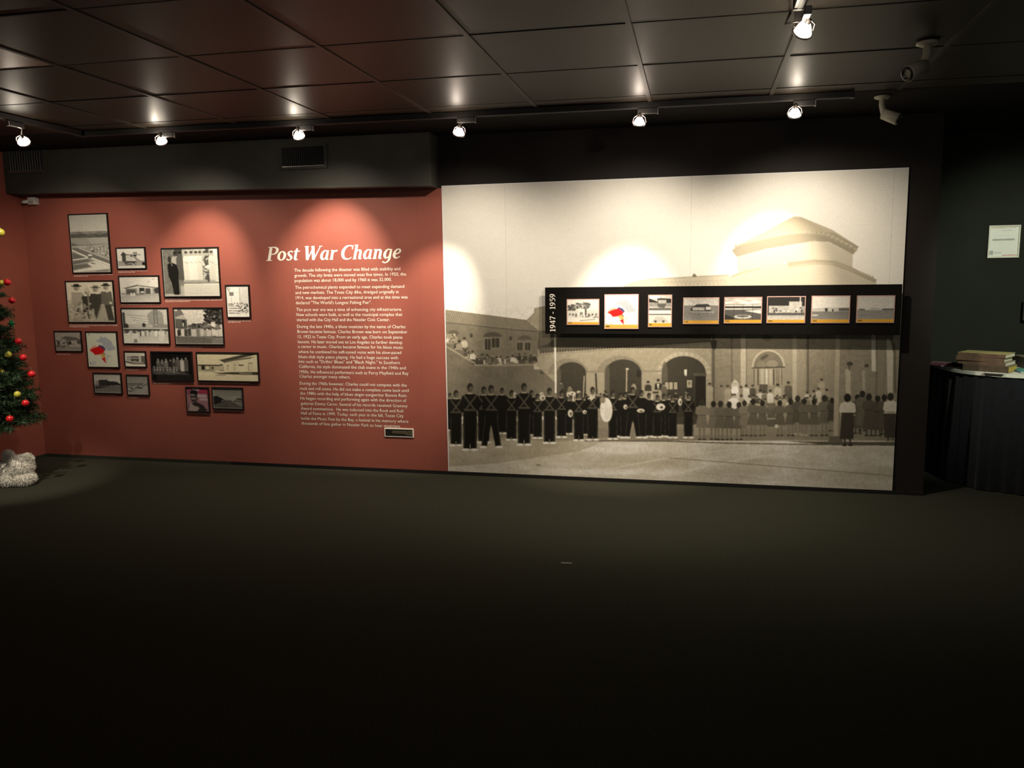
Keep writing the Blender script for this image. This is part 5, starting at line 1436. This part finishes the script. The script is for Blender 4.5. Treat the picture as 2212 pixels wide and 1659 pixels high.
# ------------------------------------------------------------------ Christmas tree at the left edge
TXc = on_z(-34, 1055, 0.0)
tcx, tcy = TXc[0] + 0.02, -0.86
TH_, Z0, RB = 2.05, 0.52, 0.285
M_NEEDLE = mat('dark_fir_needles', (0.012, 0.030, 0.013), 0.55, 0.3, col2=(0.030, 0.065, 0.022), var=0.3, scale=35)
M_TRUNK = mat('brown_trunk', (0.05, 0.03, 0.02), 0.8, 0.2, var=0.2, scale=30)
tr = empty('christmas_tree', (tcx, tcy, 0)); tag(tr, 'dark green artificial Christmas tree at the left edge', 'Christmas tree')
MB().tube([(0, 0, 0.03), (0, 0, 1.2), (0, 0, TH_)], [.025, .02, .006], 10).build('trunk', M_TRUNK, tr, smooth=True)
m = MB()
for k in range(4):
    a_ = k * math.pi / 2 + .4
    m.tube([(0, 0, .10), (.16 * math.cos(a_), .16 * math.sin(a_), .05), (.24 * math.cos(a_), .24 * math.sin(a_), .008)], .008, 6)
m.build('stand', M_BLACKMETAL, tr, smooth=True)


def branch_mesh(seed):
    R = random.Random(seed); vs = []; fs = []
    def needle(p, d, L, w):
        s = d.cross(Vector((R.uniform(-1, 1), R.uniform(-1, 1), R.uniform(-1, 1))))
        if s.length < 1e-4: return
        s = s.normalized() * w; n_ = len(vs)
        vs.extend([p - s, p + s, p + d * L]); fs.append((n_, n_ + 1, n_ + 2))
    twigs = [(Vector((0, 0, 0)), Vector((1, 0, -.02)))]
    for q in (.35, .5, .65, .8):
        for sg in (-1, 1):
            twigs.append((Vector((q, 0, 0)), Vector((.30, sg * .22, R.uniform(-.05, .08)))))
    for o_, d_ in twigs:
        L = d_.length; k = int(110 * L) + 14
        for i in range(k):
            f_ = (i + R.random()) / k
            if L > .9 and f_ < .12: continue
            p = o_ + d_ * f_
            a_ = R.uniform(0, 2 * math.pi)
            u = d_.normalized(); v1 = u.cross(Vector((0, 0, 1))).normalized(); v2 = u.cross(v1)
            dd = (u * .55 + (v1 * math.cos(a_) + v2 * math.sin(a_)) * .85).normalized()
            needle(p, dd, R.uniform(.10, .16), .008)
        n_ = len(vs); s = Vector((0, .012, 0)); s2 = Vector((0, 0, .012))
        vs.extend([o_ - s, o_ + s, o_ + d_, o_ - s2, o_ + s2]); fs.extend([(n_, n_ + 1, n_ + 2), (n_ + 3, n_ + 4, n_ + 2)])
    me = bpy.data.meshes.new('branch'); me.from_pydata([tuple(v) for v in vs], [], fs); me.materials.append(M_NEEDLE); me.update()
    return me


BM = [branch_mesh(i) for i in range(4)]
R = random.Random(21)
lv = 0; z = Z0
while z < TH_ - .08:
    f_ = (z - Z0) / (TH_ - Z0); rad = RB * (1 - f_) ** 0.9 + .02
    nb = max(6, int(15 * (1 - f_) + 5))
    for i in range(nb):
        o = link('branch', BM[R.randrange(4)], None, tr)
        a_ = 2 * math.pi * (i + R.uniform(-.3, .3)) / nb + lv
        o.location = (0, 0, z + R.uniform(-.03, .03)); o.rotation_euler = (R.uniform(-.4, .4), R.uniform(-.05, .22) - .15 * f_, a_)
        k = rad * R.uniform(.75, 1.0); o.scale = (k, k * 1.25, k * 1.25)
    z += .075; lv += 1.1
MB().lathe([(0, .03), (.05, .012), (.16, .002)], (0, 0, TH_ - .02), (0, 0, 1), 8, True, True).build('leader_tip', M_NEEDLE, tr)

# ornaments hanging on it (positions read from the photo, on the side facing the room)
M_ORR = mat('glossy_red_glass', (.55, .015, .02), .15, .6, var=.03)
M_ORY = mat('glossy_yellow_green_glass', (.50, .46, .06), .18, .6, var=.03)
M_ORG = mat('green_foil', (.01, .22, .07), .3, .6, var=.15, scale=40)
M_CAP = mat('gold_cap', (.6, .45, .2), .3, .5, metal=1.0, var=.05)
ORN = [
    (1, 502, 'Y', .026, 'yellow-green ball, highest ornament on the Christmas tree'),
    (16, 610, 'R', .023, 'upper red ball ornament near the tree top in view'),
    (3, 611, 'Y', .019, 'yellow-green ball ornament beside the upper red ball'),
    (26, 649, 'R', .022, 'half hidden red ball ornament, second red from the top'),
    (25, 699, 'G', .040, 'green foil ornament on the tree branch'),
    (40, 737, 'R', .023, 'red ball ornament just below the green foil ornament'),
    (18, 766, 'Y', .023, 'yellow-green ball ornament left of two red balls'),
    (50.5, 772, 'R', .023, 'red ball ornament, fourth red from the top'),
    (3, 804, 'Y', .022, 'yellow-green ball ornament cut by the left picture edge'),
    (68.5, 808, 'R', .024, 'red ball ornament farthest right on the tree'),
    (37.5, 852, 'Y', .023, 'lowest yellow-green ball ornament'),
    (55, 871, 'R', .024, 'shaded dark red ball ornament under the widest branches'),
    (21, 905, 'R', .025, 'lowest red ball ornament hanging below the branches'),
]
for u, w, k, r, lab in ORN:
    # depth: just outside the foliage cone toward the viewer
    yy = tcy
    for _ in range(4):
        p = on_y(u, w, yy); f_ = min(1, max(0, (p[2] - Z0) / (TH_ - Z0))); rad = RB * (1 - f_) ** .9 + .03
        dx = p[0] - tcx
        yy = tcy - math.sqrt(max(.002, (rad * 1.08) ** 2 - dx * dx)) if abs(dx) < rad * 1.08 else tcy - .03
    if w > 860: yy -= 0.07
    p = on_y(u, w, yy)
    t = empty('ornament', p); tag(t, lab, 'ornament', 'ornaments on the Christmas tree')
    if k == 'G':
        mb = MB()
        for q in range(6):
            a_ = q * math.pi / 3
            mb.add([(0, -.012, 0), (r * math.cos(a_), 0, r * math.sin(a_)), (r * .4 * math.cos(a_ + .52), -.004, r * .4 * math.sin(a_ + .52)), (r * .4 * math.cos(a_ - .52), -.004, r * .4 * math.sin(a_ - .52)), (0, .012, 0)], [(0, 3, 1), (0, 1, 2), (4, 1, 3), (4, 2, 1)])
        mb.build('star', M_ORG, t)
        MB().tube([(0, 0, r * .4), (0, 0, r + .02)], .0015, 5).build('hook', M_CAP, t)
        continue
    MB().lathe([(r * math.sin(x), max(.0005, r * math.cos(x))) for x in np.linspace(-math.pi / 2, math.pi / 2, 13)], (0, 0, 0), (0, 0, 1), 20, True, True).build('ball', M_ORR if k == 'R' else M_ORY, t, smooth=True)
    MB().lathe([(r * .96, r * .26), (r * 1.22, r * .26)], (0, 0, 0), (0, 0, 1), 12, True, True).build('cap', M_CAP, t)
    MB().tube([(0, 0, r * 1.2), (.004, 0, r * 1.5), (0, 0, r * 1.9)], .0012, 5).build('hook', M_CAP, t)

# ------------------------------------------------------------------ white fluffy plush under the tree
M_FLUFF = mat('white_plush_fur', (.84, .82, .74), .95, .1, var=.05, scale=40, sheen=.6)
fb = on_z(18, 1050, 0.0)
t = empty('plush_toy', (fb[0], fb[1] + .07, 0)); tag(t, 'white fluffy plush toy on the carpet under the tree', 'plush toy')


def fluff(name, blobs, seed):
    R = random.Random(seed); vs = []; fs = []
    for (cx, cy, cz_, rx, ry, rz_) in blobs:
        bm = bmesh.new(); bmesh.ops.create_icosphere(bm, subdivisions=3, radius=1.0)
        n_ = len(vs)
        P = []
        for v in bm.verts:
            q = v.co; k = 1 + .05 * math.sin(9 * q.x + 4 * q.z + seed) * math.sin(8 * q.y + 3 * q.x)
            P.append(Vector((cx + q.x * rx * k, cy + q.y * ry * k, max(.003, cz_ + q.z * rz_ * k))))
        vs += [tuple(p) for p in P]; fs += [tuple(n_ + v.index for v in f.verts) for f in bm.faces]
        for f in bm.faces:                                     # short fur tufts
            for _ in range(7):
                a, b, c_ = [P[v.index] for v in f.verts]
                r1, r2 = R.random(), R.random()
                if r1 + r2 > 1: r1, r2 = 1 - r1, 1 - r2
                p = a + (b - a) * r1 + (c_ - a) * r2
                nn = Vector(((p.x - cx) / rx ** 2, (p.y - cy) / ry ** 2, (p.z - cz_) / rz_ ** 2)).normalized()
                nn = (nn + Vector((R.uniform(-.7, .7), R.uniform(-.7, .7), R.uniform(-.9, .3)))).normalized()
                s = nn.cross(Vector((R.uniform(-1, 1), R.uniform(-1, 1), R.uniform(-1, 1)))).normalized() * .0022
                m_ = len(vs); e_ = p + nn * R.uniform(.012, .024); e_.z = max(.001, e_.z)
                vs += [tuple(p - s), tuple(p + s), tuple(e_)]; fs.append((m_, m_ + 1, m_ + 2))
        bm.free()
    me = bpy.data.meshes.new(name); me.from_pydata(vs, [], fs); me.polygons.foreach_set('use_smooth', [True] * len(me.polygons)); me.update()
    return link(name, me, M_FLUFF, t)


fluff('body', [(-.06, .0, .085, .14, .10, .085), (-.20, .0, .08, .12, .09, .08)], 1)
fluff('head', [(.075, -.02, .135, .080, .075, .078)], 2)
fluff('paw', [(.10, -.03, .05, .075, .07, .052)], 3)
fluff('paw', [(.01, -.07, .045, .06, .05, .045)], 4)
fluff('ear', [(-.035, -.01, .20, .032, .028, .04)], 5)
fluff('ear', [(.115, .0, .185, .036, .03, .034)], 6)
